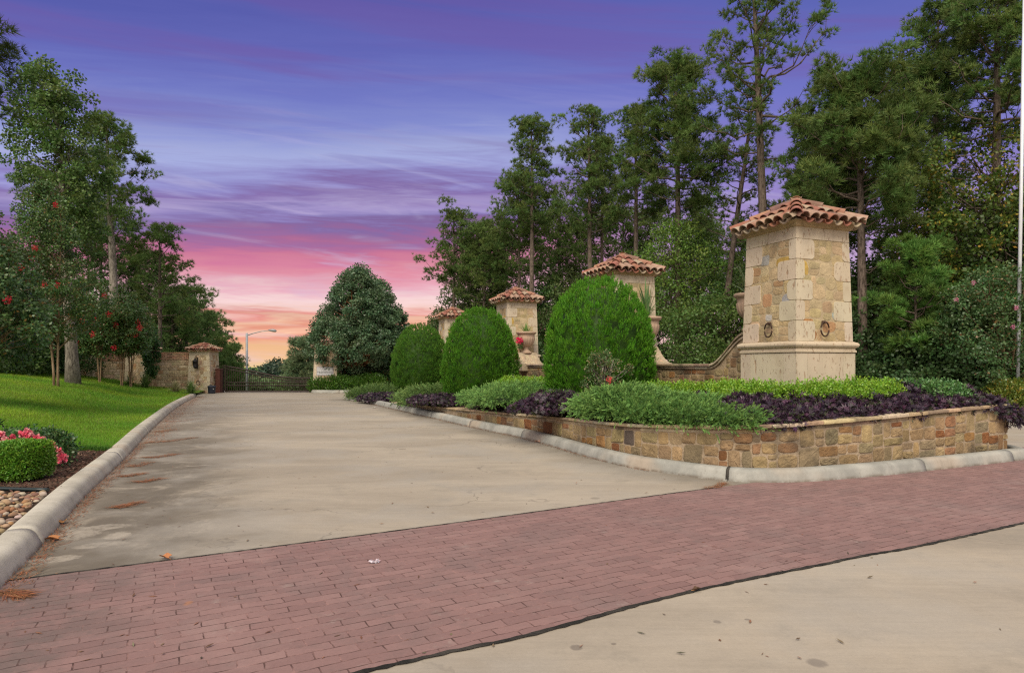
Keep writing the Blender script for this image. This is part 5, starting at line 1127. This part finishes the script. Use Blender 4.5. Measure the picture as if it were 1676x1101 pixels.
# boxwood cube and roses
bx, by = at(33, 7.75), 7.75; bz = float(moundz(bx, by))
R = np.random.default_rng(88); n = 5200; hx_, hy_, hz_ = .275, .27, .43
sp = rsph(n); k_ = 1 / (np.abs(sp) ** 5).sum(1) ** (1 / 5); P = sp * k_[:, None] * np.array([hx_, hy_, hz_ / 2]); P = P[P[:, 2] > -hz_ * .48]; n = len(P); P = P * (1 + R.uniform(-.14, .04, (n, 1))) + np.array([0, 0, hz_ / 2 + .02])
a = Acc(); N_ = unit(P - np.array([0, 0, hz_ / 2])); cc = cols((.125, .27, .025), n, .3); br = (P[:, 0] < -.12) & (P[:, 2] > .22) & (R.random(n) < .55); cc[br] = cols((.42, .24, .09), int(br.sum()), .2)
for j in range(4): Dj = unit(N_ * .8 + rsph(n) * .8 + np.array([0, 0, .35])); leaves(a, P + rsph(n) * .014, Dj, .026 * R.uniform(.7, 1.2, n), .0085, cols(cc, n, .15), nrm=Dj[:, [1, 2, 0]])
t = thing('boxwood_shrub', 'clipped cube shaped boxwood with an orange browned left corner, in the mulch', 'shrub', (bx, by, bz)); a.build('foliage', M_leafg, t)
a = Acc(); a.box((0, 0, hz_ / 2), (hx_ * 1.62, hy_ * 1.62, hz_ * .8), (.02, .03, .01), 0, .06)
for _ in range(5): a.tube([(R.uniform(-.1, .1), R.uniform(-.1, .1), -.05), (R.uniform(-.2, .2), R.uniform(-.2, .2), .2)], .012, 5, (.15, .10, .06))
a.build('inner_twigs', M_plain, t)
def rose(label, loc, Rr, Hh, seed, fl):
    t = broad('rose_bush', label, loc, Hh, .08, Rr, 'dome', 60, 60, .045, .36, .13, (.05, .12, .03), 5, .010, None, 'rose bush', None, seed, (.20, .24, .09), .08, M_leafg, None)
    for (x, y, z, r) in fl:
        a = Acc()
        for _ in range(13):
            c = np.array([x, y, z]) + rsph(1)[0] * r * .8; m = 22; sp = rsph(m) * R.uniform(.2, 1, (m, 1)) * .032; leaves(a, c + sp * .5, unit(sp + rsph(m) * .3), .036, .017, cols((.78, .15, .22) if R.random() < .6 else (.85, .40, .40), m, .25))
        a.tube([(x, y, z), (x * .7, y * .7, z * .5), (x * .3, y * .3, .05)], .006, 4, (.10, .14, .05)); a.build('flower_cluster', M_flower, t)
    return t
rz_ = float(moundz(at(58, 8.9), 8.9)); rose('rose bush with trailing pink blooms beside the grass edge', (at(58, 8.9), 8.9, rz_), .46, .46, 31, [(.18, -.40, .46, .075), (.27, -.42, .42, .09), (.36, -.42, .36, .095), (.45, -.40, .28, .095), (.53, -.36, .20, .08), (.60, -.34, .13, .06), (-.02, -.46, .40, .075), (-.12, -.46, .42, .07), (-.22, -.46, .40, .05)])
rose('rose bush cut by the left edge with small pink blooms', (at(-25, 9.0), 9.0, float(moundz(at(-25, 9.0), 9.0))), .50, .56, 32, [(.26, -.54, .50, .09), (.36, -.54, .42, .08), (.16, -.54, .56, .07)])
# ornamental grasses at the end of the lawn
for i, (px, py, h, s_n, nb_) in enumerate(((238, 634, .75, 'tuft of long green grass at the foot of the brick topped wall', 260), (287, 642, .55, 'pale feathery grass tuft in front of the brick topped wall', 260), (312, 645, .62, 'green grass tuft left of the lantern pillar', 300), (213, 631, .55, 'low green grass tuft below the middle crape myrtle', 200))):
    q = at_mound(px, py); Yd = min(q[1], 33.4); blades_plant(s_n, (at(px, Yd), Yd, float(moundz(at(px, Yd), Yd)) - .02), nb_, h * 1.25, .012, 40 + i, (.12, .20, .05) if i != 1 else (.26, .25, .12), .75, None, 'ornamental_grass')

# litter on the paving
R = np.random.default_rng(91)
def drift(pts, n, w, name='pine_straw', lab=''):
    a = Acc(); pts = np.array([gp(*p) for p in pts]); k = R.integers(0, len(pts) - 1, n); f = R.random(n)[:, None]; P2 = pts[k] * (1 - f) + pts[k + 1] * f + R.normal(0, 1, (n, 2)) * w; d = unit(pts[k + 1] - pts[k]); ang = np.arctan2(d[:, 1], d[:, 0]) + R.normal(0, .5, n)
    P = np.concatenate([P2, R.uniform(.006, .016, (n, 1))], 1); D = np.stack([np.cos(ang), np.sin(ang), R.normal(0, .05, n)], 1); leaves(a, P, D, R.uniform(.06, .15, n), .0022, cols((.24, .10, .045), n, .35), nrm=np.array([[0.0, 0, 1]] * n) + rsph(n) * .3); return tag(a.build(name, M_plain), lab, 'pine straw', None, 'stuff')
al = lambda s0, s1, off, m=12: [(CX + F * p[0] / p[1], HY + F * CAMZ / p[1]) for p in kl.pt(np.linspace(s0, s1, m), off)]
drift(al(3.2, 12, -.06), 2000, .045, lab='thin line of brown pine straw in the gutter of the near left kerb'); drift(al(12, kl.L - .5, -.16, 20), 9000, .18, lab='thick brown pine straw in the gutter of the far left kerb')
for i, (x0, y0, x1, y1, n, w_) in enumerate((x0, y0, x1, y1, n, w_ * 1.25) for x0, y0, x1, y1, n, w_ in [(176, 831, 222, 824, 300, .03), (212, 789, 260, 784, 260, .03), (190, 779, 230, 776, 300, .03), (205, 764, 245, 757, 240, .04), (230, 749, 285, 744, 380, .035), (235, 725, 320, 716, 500, .045), (250, 706, 285, 703, 300, .06), (262, 690, 320, 686, 320, .08), (268, 677, 330, 674, 320, .10), (290, 662, 345, 660, 320, .12)]):
    drift([(x0, y0), ((x0 + x1) / 2, (y0 + y1) / 2 + 2), (x1, y1)], n, w_, lab='%s streak of brown pine straw reaching out from the left kerb' % ('nearest', 'second nearest', 'short third', 'thin fourth', 'fifth', 'longest', 'seventh', 'eighth', 'ninth', 'farthest')[i])
drift([(1150, 800), (1175, 797), (1184, 792)], 260, .03, lab='small pine straw patch where the brick meets the island kerb'); drift([(0, 968), (20, 972), (36, 976)], 300, .03, lab='dark pine straw patch at the left edge of the brick')
sk = [(px, 0) for px in (1,)]
drift([(CX + F * q[0] / q[1], HY + F * CAMZ / q[1]) for q in ik.pt(np.linspace(uA - 4, u1190 - 1.2, 14), -.03)], 2200, .03, lab='thin line of brown litter along the foot of the island kerb')
n = 420; y = 3.3 + 24 * R.random(n) ** 1.6; x = np.array([kerbX(max(v, 4.4)) for v in y]) + .1 + R.random(n) ** 1.5 * 8; P = np.stack([x, y, R.uniform(.004, .010, n)], 1); ok = np.min(np.linalg.norm(P[:, None, :2] - ik.P[None], axis=2), 1) > .15; ok &= ~((x > 3.2 - (y - 8.2) * .4) & (y > 8.2)); P = P[ok]; n = len(P); D = rsph(n) * np.array([1, 1, .1])
a = Acc(); leaves(a, P, D, R.uniform(.02, .07, n), R.uniform(.003, .009, n), cols((.17, .10, .06), n, .5), nrm=np.array([[0.0, 0, 1]] * n) + rsph(n) * .3); tag(a.build('leaf_debris', M_plain), 'tiny dry leaf and twig bits scattered over the paving', 'debris', None, 'stuff')
def leaf_litter(px, py, s_, label, col=(.38, .17, .07), z=0.012):
    x, y = gp(px, py); a = Acc(); th = np.linspace(0, 2 * np.pi, 14, endpoint=False); r = s_ * (1 + .25 * np.sin(5 * th)); V = np.stack([r * np.cos(th), r * .6 * np.sin(th), .012 + .35 * s_ * np.cos(th * 2) ** 2 * R.uniform(.5, 1)], 1) if False else np.stack([r * np.cos(th), r * .6 * np.sin(th), .006 + .45 * s_ * np.abs(np.sin(th)) ** 2 + R.uniform(0, .004, 14)], 1)
    V = np.concatenate([V, [[0, 0, .004]], V - np.array([0, 0, .0015]), [[0, 0, .0025]]]); f = [(i, (i + 1) % 14, 14) for i in range(14)] + [(15 + (i + 1) % 14, 15 + i, 29) for i in range(14)]; a.add(V, f, jit(col, .2)); a.tube([(-s_ * 1.6, 0, .006), (-s_ * .9, 0, .004), (0, 0, .006)], .0025, 4, (.3, .15, .07))
    tag(a.build('fallen_leaf', M_plain, loc=(x, y, z), rz=R.uniform(0, 6)), label, 'leaf', 'dry fallen leaves')
leaf_litter(270, 915, .055, 'curled orange brown leaf where the concrete meets the brick'); leaf_litter(85, 885, .06, 'brown leaf in the gutter right beside the near left kerb'); leaf_litter(103, 857, .05, 'brown leaf at the left kerb above the worn paint'); leaf_litter(880, 724, .07, 'curled tan leaf leaning on the island kerb', (.50, .33, .22)); leaf_litter(612, 668, .06, 'pale dry leaf by the far island kerb', (.6, .55, .5)); leaf_litter(1140, 968, .03, 'small dark leaf on the near brick edge', (.12, .08, .05))
x, y = gp(613, 922); a = Acc(); m = 40; leaves(a, np.array([0, 0, .014]) + rsph(m) * np.array([.028, .008, .004]), rsph(m) * np.array([1, .4, .25]), .022, .009, cols((.62, .55, .60), m, .2)); tag(a.build('crumpled_wrapper', M_paint, loc=(x, y, .006)), 'small crumpled silvery wrapper lying on the brick', 'litter')

# ---------------------------------------------------------------- trees
def TL(px, Yd): return (at(px, Yd), Yd, float(moundz(at(px, Yd), Yd)) - .05)
def TG(px, Yd, z=None): return (at(px, Yd), Yd, float(gz(at(px, Yd), Yd)) + .1 if z is None else z)
def hh(py, Yd, zb=0.0): return zat(py, Yd) - zb
# dark round pair right of the gate
broad('street_tree', 'dark green egg shaped tree with orange brown stems behind the plaque hedge', TG(578, 36.2, .15), hh(436, 36.2, .15), hh(606, 36.2, .15), 2.45, 'tear', 560, 110, .12, .38, .36, (.098, .170, .082), 4, .085, 'twin dark round trees right of the gate', 'tree', M_barko, 51, (.07, .13, .05), .15, M_leafg, None, (.25, 0), .70, 1.1, lumpk=.3)
broad('street_tree', 'dark green round tree with one grey brown trunk left of the smallest dome shrub', TG(612, 37.6, .15), hh(456, 37.6, .15), hh(604, 37.6, .15), 2.25, 'tear', 460, 110, .12, .38, .36, (.098, .170, .082), 1, .12, 'twin dark round trees right of the gate', 'tree', M_barkg, 52, (.07, .13, .05), .15, M_leafg, None, (.1, 0), .70, 1.2, lumpk=.3)
# right hand pines, near to far
FZ = .2
SP = lambda q: .35 + .65 * math.sin(math.pi * min(1, q * .9 + .1)) if q < .85 else .45
pn = 'tall pines behind the island'
def fitY(px, Yd, m=.5):
    y0 = Yd
    while Yd < 37.2 and at(px, Yd) < float(np.interp(Yd, VKp.P[:, 1], VKp.P[:, 0])) + m: Yd += .1
    return Yd, Yd / y0
def PR(label, px, Yd, top, cbpx, Rc, seed, **k):
    Yd, k_ = fitY(px, Yd); Rc *= k_
    Rc *= .90; k['nl'] = int(k.get('nl', 46) * (1.05 if seed == 1 else 1.1)); k['tufts'] = int(k.get('tufts', 9) * (1.0 if seed == 1 or seed < 10 else 1.08))
    H_ = hh(top, Yd, FZ); cb = (zat(cbpx, Yd) - FZ) / H_; return pine('pine_tree', label, (at(px, Yd), Yd, FZ), H_, cb, Rc, seed=seed, group=pn, **k)
PR('very tall sparse pine rising behind the front pillar and out of the picture', 1258, 27, -95, 262, 3.3, 1, nl=42, tufts=8, base_r=.21, lean=(-.75, 0), per=5, clump=.36, stubs=8, nlen=.24)
PR('leaning pine with a bare curved trunk left of the front pillar', 1176, 33, 148, 400, 2.3, 2, nl=34, tufts=8, base_r=.17, lean=(1.9, 0), per=4, clump=.42, stubs=7)
PR('broad dense pine with the widest crown left of the tallest sparse pine', 1110, 34, 108, 345, 2.9, 3, nl=60, tufts=12, base_r=.20, per=6, clump=.50, nlen=.28)
PR('pine with a narrow crown between two taller pines', 1040, 38, 182, 365, 1.9, 4, nl=40, tufts=11, base_r=.17, per=5, clump=.50)
PR('pine with an upright open crown behind the second pillar', 966, 40, 178, 385, 2.3, 5, nl=48, tufts=9, base_r=.18, per=5, clump=.46)
PR('slender second stem pine close behind the upright open crowned pine', 985, 43, 235, 395, 1.9, 6, nl=36, tufts=9, base_r=.14, per=5, clump=.46)
PR('pine with a neat rounded top standing clear against the sky', 871, 42, 198, 385, 2.1, 7, nl=52, tufts=10, base_r=.18, per=5, clump=.46)
PR('lower leafy pine under the pine with the neat rounded top', 850, 45, 300, 460, 2.6, 8, nl=46, tufts=11, base_r=.14, per=6, clump=.52)
PR('leftmost pine of the right hand stand, with open spreading layers', 742, 48, 352, 468, 2.6, 9, nl=34, tufts=11, base_r=.13, per=5, clump=.5)
PR('short dense pine just right of the leftmost pine of the stand', 793, 47, 372, 500, 2.4, 10, nl=44, tufts=11, base_r=.13, per=6, clump=.5)
PR('dense pine behind and right of the front pillar', 1412, 24, 128, 380, 2.7, 11, nl=64, tufts=12, base_r=.17, per=6, clump=.46, nlen=.26)
PR('dense pine with low branches just right of the front pillar', 1345, 28, 215, 420, 2.2, 12, nl=50, tufts=12, base_r=.15, per=6, clump=.48)
PR('pine with an angular open top near the upper right corner', 1520, 27, 22, 260, 2.4, 13, nl=44, tufts=9, base_r=.19, lean=(.5, 0), per=5, clump=.4)
PR('big pine cut by the upper right corner', 1628, 24, -60, 230, 3.1, 14, nl=60, tufts=11, base_r=.21, per=6, clump=.44)
PR('dark pine with a thick trunk between the dense pine and the corner pine', 1480, 31, 125, 420, 3.0, 15, nl=60, tufts=12, base_r=.16, per=6, clump=.5)
PR('young bright green pine left of the pink flowered myrtle', 1500, 19.5, 400, 590, 1.15, 16, nl=40, tufts=10, base_r=.05, per=4, clump=.30, nlen=.22, col=(.13, .25, .05), top_r=.012)
PR('slim pine far back between the leaning pine and the front pillar', 1145, 46, 330, 500, 2.2, 17, nl=40, tufts=11, base_r=.13, per=5, clump=.5)
PR('short bushy pine behind the third pillar', 915, 50, 335, 520, 3.0, 18, nl=50, tufts=11, base_r=.13, per=6, clump=.55)
PR('bushy pine half hidden behind the second pillar', 1020, 50, 350, 520, 3.0, 19, nl=50, tufts=11, base_r=.13, per=6, clump=.55)
for i, (px, Yd, top, Rc, lb) in enumerate([(778, 54, 408, 3.0, 'bushy filler pine low between the leftmost pine and the neat rounded one'), (826, 53, 392, 2.8, 'bushy pine low behind the neat rounded pine'), (948, 52, 372, 3.2, 'bushy pine low behind the second pillar cap, left side'), (1066, 50, 360, 3.2, 'bushy pine filling the gap right of the second pillar cap'), (1150, 48, 372, 3.0, 'bushy pine behind the bare curved trunk'), (1215, 46, 392, 2.6, 'bushy pine just left of the front pillar cap')]):
    PR(lb, px, Yd, top, 520, Rc, 30 + i, nl=48, tufts=10, base_r=.12, per=6, clump=.62)
# broadleaf trees of the wood edge
bn = 'broadleaf trees of the wood edge'
def BR_(label, px, Yd, top, bot, Rc, seed, shape='round', ncl=170, per=80, leaf=.15, clump=.62, col=(.098, .172, .038), **k):
    Yd, k_ = fitY(px, Yd); Rc *= k_; clump *= k_
    return broad('broadleaf_tree', label, (at(px, Yd), Yd, FZ), hh(top, Yd, FZ), max(.3, hh(bot, Yd, FZ)), Rc, shape, ncl, per, leaf, .36, clump, col, 1, .10, bn, 'tree', M_barkp, 100 + seed, **k)
BR_('bright green leafy tree with a pale stem between the second and front pillars', 1108, 24, 362, 545, 1.75, 1, col=(.135, .235, .036), leaf=.12, clump=.46, ncl=190)
BR_('dark low tree behind the swooping wall next to the front pillar', 1175, 28, 480, 612, 2.3, 2)
BR_('yellow leafed tree behind the pink flowered myrtle', 1628, 24, 205, 520, 3.1, 3, 'vase', 230, 70, .14, .46, (.105, .160, .024), alt=(.34, .26, .04), altp=.16)
BR_('green and yellow tree right of the young pine', 1560, 25, 300, 560, 2.3, 4, 'vase', 170, 70, .14, .46, (.09, .15, .026), alt=(.34, .26, .04), altp=.10)
for i, (px, Yd, tp_, Rc) in enumerate([(738, 52, 515, 2.4), (760, 50, 470, 2.8), (820, 48, 480, 2.8), (880, 46, 455, 2.8), (945, 44, 440, 3.0), (1010, 42, 440, 3.0), (1065, 40, 455, 2.8), (1240, 34, 430, 2.6), (1300, 32, 400, 2.6), (1375, 30, 430, 2.4), (1440, 27, 420, 2.3), (1520, 29, 380, 2.8), (1600, 28, 330, 3.0), (1660, 24, 400, 2.4), (1720, 22, 300, 2.8)]):
    BR_(['dim broadleaf tree at the left end of the wood behind the farthest island pillar', 'dim broadleaf tree just left of the third pillar cap', 'dark broadleaf tree behind the third pillar', 'dark broadleaf tree between the third pillar and the biggest dome shrub', 'dark broadleaf tree directly above the biggest dome shrub', 'dark broadleaf tree behind the second pillar cap', 'dark broadleaf tree at the right side of the second pillar', 'dark broadleaf tree behind the front pillar', 'dark broadleaf tree hidden by the front pillar body', 'dark broadleaf tree just right of the front pillar', 'shadowy broadleaf tree under the dense pine', 'shadowy broadleaf tree behind the young bright pine', 'shadowy broadleaf tree behind the yellow leafed tree', 'shadowy broadleaf tree at the right edge behind the myrtle', 'broadleaf tree beyond the right edge'][i], px, Yd, tp_, 605, Rc, 10 + i, 'round', 150, 75, .17, .7, (.076 + .012 * (i % 3), .130 + .014 * (i % 4), .036))
# undergrowth masses close to the ground
R = np.random.default_rng(77)
for i, (px, Yd, rr) in enumerate((px, fitY(px, Yd)[0], rr * fitY(px, Yd)[1]) for px, Yd, rr in [(720, 44, 1.6), (790, 43, 1.6), (865, 40, 1.7), (935, 38, 1.6), (1010, 36, 1.6), (1085, 30, 1.4), (1145, 27, 1.3), (1205, 26, 1.3), (1400, 21.5, 1.1), (1450, 21, 1.1), (1510, 21.5, 1.2), (1575, 20, 1.1), (1655, 21, 1.2)]):
    broad('undergrowth_shrub', ['dark undergrowth bush left of the farthest pillar', 'dark undergrowth bush behind the middle dome shrub', 'dark undergrowth bush behind the third pillar foot', 'dark undergrowth bush behind the biggest dome shrub', 'dark undergrowth bush at the left of the second pillar', 'dark undergrowth bush right of the second pillar', 'dark undergrowth bush above the low wall', 'dark undergrowth bush by the swoop of the low wall', 'dark undergrowth bush just right of the front pillar foot', 'dark undergrowth bush under the dense pine', 'dark undergrowth bush below the young bright pine', 'dark undergrowth bush behind the myrtle stems', 'dark undergrowth bush at the right edge behind the white pole'][i], (at(px, Yd), Yd, .12), (1.5 if i in (5, 6, 7) else 2.3 + .5 * (i % 3)), .1, rr, 'dome', 90, 70, .13, .36, .42, (.060, .115, .034), 3, .03, 'undergrowth bushes along the wood edge', 'shrub', M_barkp, 140 + i, twigs=False)
hedge('green_shrub', 'yellowish low shrub at the foot of the white pole', [(at(px, 19.0), 19.0 + .1 * (px % 3), .12, .5, .45, .75) for px in (1648, 1672, 1700)], 2600, 21, (.16, .22, .035), .06, 'shrub', (.38, .28, .04), .12)
# pink myrtle at right
broad('crape_myrtle', 'crape myrtle with pale pink blooms at the right edge behind the planter', (at(1648, 20.0), 20.0, .16), hh(436, 20.0, .16), .6, 1.95, 'vase', 300, 100, .080, .36, .32, (.075, .150, .045), 5, .016, None, 'crape myrtle', M_barkm, 61, (.20, .13, .05), .06, M_leafg, ((.72, .26, .42), 6, .06, (-.55, -.8, .3)), droop=.05, shell=.4)
# left hand trees
LN = 'crape myrtles on the left lawn'
q = at_mound(92, 632)
cm = dict(cat='crape myrtle', bark=M_barkm, mat=M_leafg, alt=(.20, .13, .04), altp=.06)
broad('crape_myrtle', 'large dark crape myrtle with a few red blooms on the left rise', (q[0], q[1], q[2]), hh(298, q[1], q[2]), hh(550, q[1], q[2]), 1.55, 'tear', 300, 90, .085, .38, .34, (.088, .160, .044), 2, .042, LN, seed=71, flowers=((.55, .03, .05), 7, .095, (.5, -.9, .2)), lean=(-.5, 0), fork=1.3, **cm)
broad('crape_myrtle', 'dark leafy crape myrtle cut by the left edge, with drooping low leaves', (at(-25, 15.5), 15.5, float(moundz(at(-25, 15.5), 15.5))), hh(330, 15.5, .9), hh(575, 15.5, .9), 1.30, 'tear', 230, 95, .085, .38, .32, (.085, .160, .050), 3, .045, LN, seed=72, flowers=((.55, .03, .05), 5, .08, (.6, -.8, .2)), **cm)
for i, (px, top, bot, Rc, lb) in enumerate([(163, 505, 578, 1.0, 'small crape myrtle with red blooms in front of the left end of the entrance wall'), (199, 478, 576, 1.3, 'crape myrtle with thin splayed stems in the middle of the entrance wall'), (214, 500, 580, .9, 'bushier crape myrtle with one deep red low bloom, just right of the splayed stem one')]):
    Yd = 30.5 + i * .5; z = float(moundz(at(px, Yd), Yd)); broad('crape_myrtle', lb, (at(px, Yd), Yd, z), hh(top, Yd, z), hh(bot, Yd, z), Rc, 'vase', 105, 85, .10, .38, .36, (.090, .165, .044), 4, .024, LN, seed=73 + i, flowers=((.55, .03, .05), 6, .12, (.1, -.9, .2)), **cm)
Yd = 33.9; z = float(moundz(at(246, Yd), Yd)); broad('climbing_vine', 'narrow column of climbing ivy in front of the wall, with a red bloom beside it', (at(246, Yd), Yd, z), hh(535, Yd, z), .5, .34, 'col', 70, 75, .10, .40, .22, (.045, .11, .03), 2, .03, None, 'vine', M_barkm, 79)
q = at_mound(121, 619); Yd = min(q[1], 27); z = float(moundz(at(121, Yd), Yd))
broad('broadleaf_tree', 'tall irregular dark tree rising highest on the left', (at(120, Yd), Yd, z), hh(100, Yd, z), hh(400, Yd, z), 1.75, 'vase', 230, 90, .13, .38, .45, (.105, .175, .040), 1, .24, None, 'tree', M_barkg, 81, lean=(-1.1, 0), shell=.35)
pine('pine_tree', 'pine with layered open crown, right of the tallest left tree', TL(190, 37), hh(202, 37, .9), .50, 2.35, nl=54, tufts=12, base_r=.26, lean=(-.4, 0), seed=21, per=5, clump=.5, group='pines left of the drive', bark=M_barkg)
pine('pine_tree', 'slim straight pine with a sparse upright crown above the brick topped wall', TG(262, 42), hh(372, 42), .38, 2.0, nl=34, tufts=10, base_r=.13, seed=22, per=4, clump=.44, group='pines left of the drive')
for i, (px, Yd, top, Rc, lb) in enumerate([(305, 52, 478, 2.8, 'low bushy pine behind the lantern pillar'), (338, 58, 520, 2.6, 'smaller bushy pine right behind the lantern pillar'), (372, 64, 570, 1.8, 'small feathery pine at the left end of the gate'), (230, 48, 420, 3.0, 'bushy pine behind the climbing ivy'), (282, 47, 500, 2.6, 'bushy pine directly behind the brick topped wall'), (165, 46, 350, 3.4, 'bushy pine behind the small crape myrtles'), (100, 42, 300, 3.4, 'bushy pine behind the tallest left tree')]):
    pine('pine_tree', lb, TG(px, Yd), hh(top, Yd, float(gz(0, Yd)) + .1), .18, Rc, nl=48, tufts=11, base_r=.12, seed=23 + i, per=6, clump=.6, nlen=.3, col=(.12, .195, .054), group='pines left of the drive')
pine('pine_tree', 'pale green pine reaching in at the upper left corner', (at(-232, 13.5), 13.5, .8), 13.8, .42, 3.35, nl=84, tufts=14, base_r=.2, seed=40, per=6, clump=.36, nlen=.22, wid=.009, col=(.085, .13, .04), group='pines left of the drive')
for i, (px, Yd, top, Rc) in enumerate([(60, 31, 470, 2.4), (0, 29, 430, 2.4), (-60, 27, 420, 2.4), (150, 38.5, 520, 2.2), (210, 40, 530, 2.2), (95, 34, 540, 1.6)]):
    z = float(moundz(at(px, Yd), Yd)); broad('undergrowth_shrub', ['dark tall bush behind the lawn crest left of the big trunk', 'dark tall bush at the left edge behind the lawn crest', 'dark bush beyond the left edge', 'bush behind the left end of the entrance wall', 'bush behind the middle of the entrance wall', 'low dark bush beside the big grey trunk'][i], (at(px, Yd), Yd, z), hh(top, Yd, z), .2, Rc, 'dome', 150, 80, .14, .36, .5, (.075, .140, .038), 3, .05, 'dark bushes behind the left lawn', 'shrub', M_barkp, 180 + i, twigs=False)
# beyond the gate
def BG(label, px, Yd, top, Rc, seed, col=(.060, .115, .045), kind='b', **k):
    z = float(gz(0, Yd)); H_ = hh(top, Yd, z)
    if kind == 'p': return pine('pine_tree', label, (at(px, Yd), Yd, z), H_, .25, Rc, nl=50, tufts=12, needles=8, nlen=.42, wid=.03, base_r=.16, seed=60 + seed, per=5, clump=.8, col=col, group='distant trees beyond the gate')
    return broad('distant_tree', label, (at(px, Yd), Yd, z), H_, .4, Rc, 'round', 90, 60, .30, .40, .9, col, 1, .14, 'distant trees beyond the gate', 'tree', M_barkg, 200 + seed, twigs=False)
BG('tall pale pine left of the dark round tree beyond the gate', 500, 72, 562, 1.9, 1, (.16, .22, .11), 'p')
BG('distant tree with a round head beyond the middle of the gate', 452, 100, 590, 1.9, 2, (.045, .080, .045)); BG('small distant tree just left of the lamp pole', 430, 95, 598, 2.0, 3, (.06, .10, .06)); BG('distant tree right of the round headed one', 470, 98, 592, 2.0, 4, (.05, .085, .05)); BG('distant low tree at the right part of the gate', 488, 90, 596, 2.4, 5)
for i, px in enumerate((385, 405, 425, 445, 465, 485, 505, 540, 575, 600, 630, 660)):
    BG('light green thicket tree seen through the gate or fence, number %s from the left' % ('one', 'two', 'three', 'four', 'five', 'six', 'seven', 'eight', 'nine', 'ten', 'eleven', 'twelve')[i], px, 74 + (i * 7) % 11, (616, 621, 624, 620, 622, 616, 606, 596, 598, 603, 600, 590)[i], 2.4, 10 + i, (.13 + .03 * (i % 2), .19 + .02 * (i % 3), .08))
# distant wood all round
R = np.random.default_rng(99); a = Acc(); n = 60000; th = R.uniform(-1.35, 1.35, n); rr_ = R.uniform(120, 150, n); hm = 4.2 + 1.6 * np.sin(th * 23) + 1.5 * np.sin(th * 57 + 1) + 1.0 * np.sin(th * 131); P = np.stack([rr_ * np.sin(th), rr_ * np.cos(th), -3 + hm * R.random(n) ** .7], 1)
leaves(a, P, unit(rsph(n) + np.array([0, 0, .3])), R.uniform(.6, 1.3, n), .28, cols((.050, .088, .040), n, .3)); tag(a.build('distant_woods', M_leaf), 'low line of far woods along the horizon', 'woods', None, 'stuff')
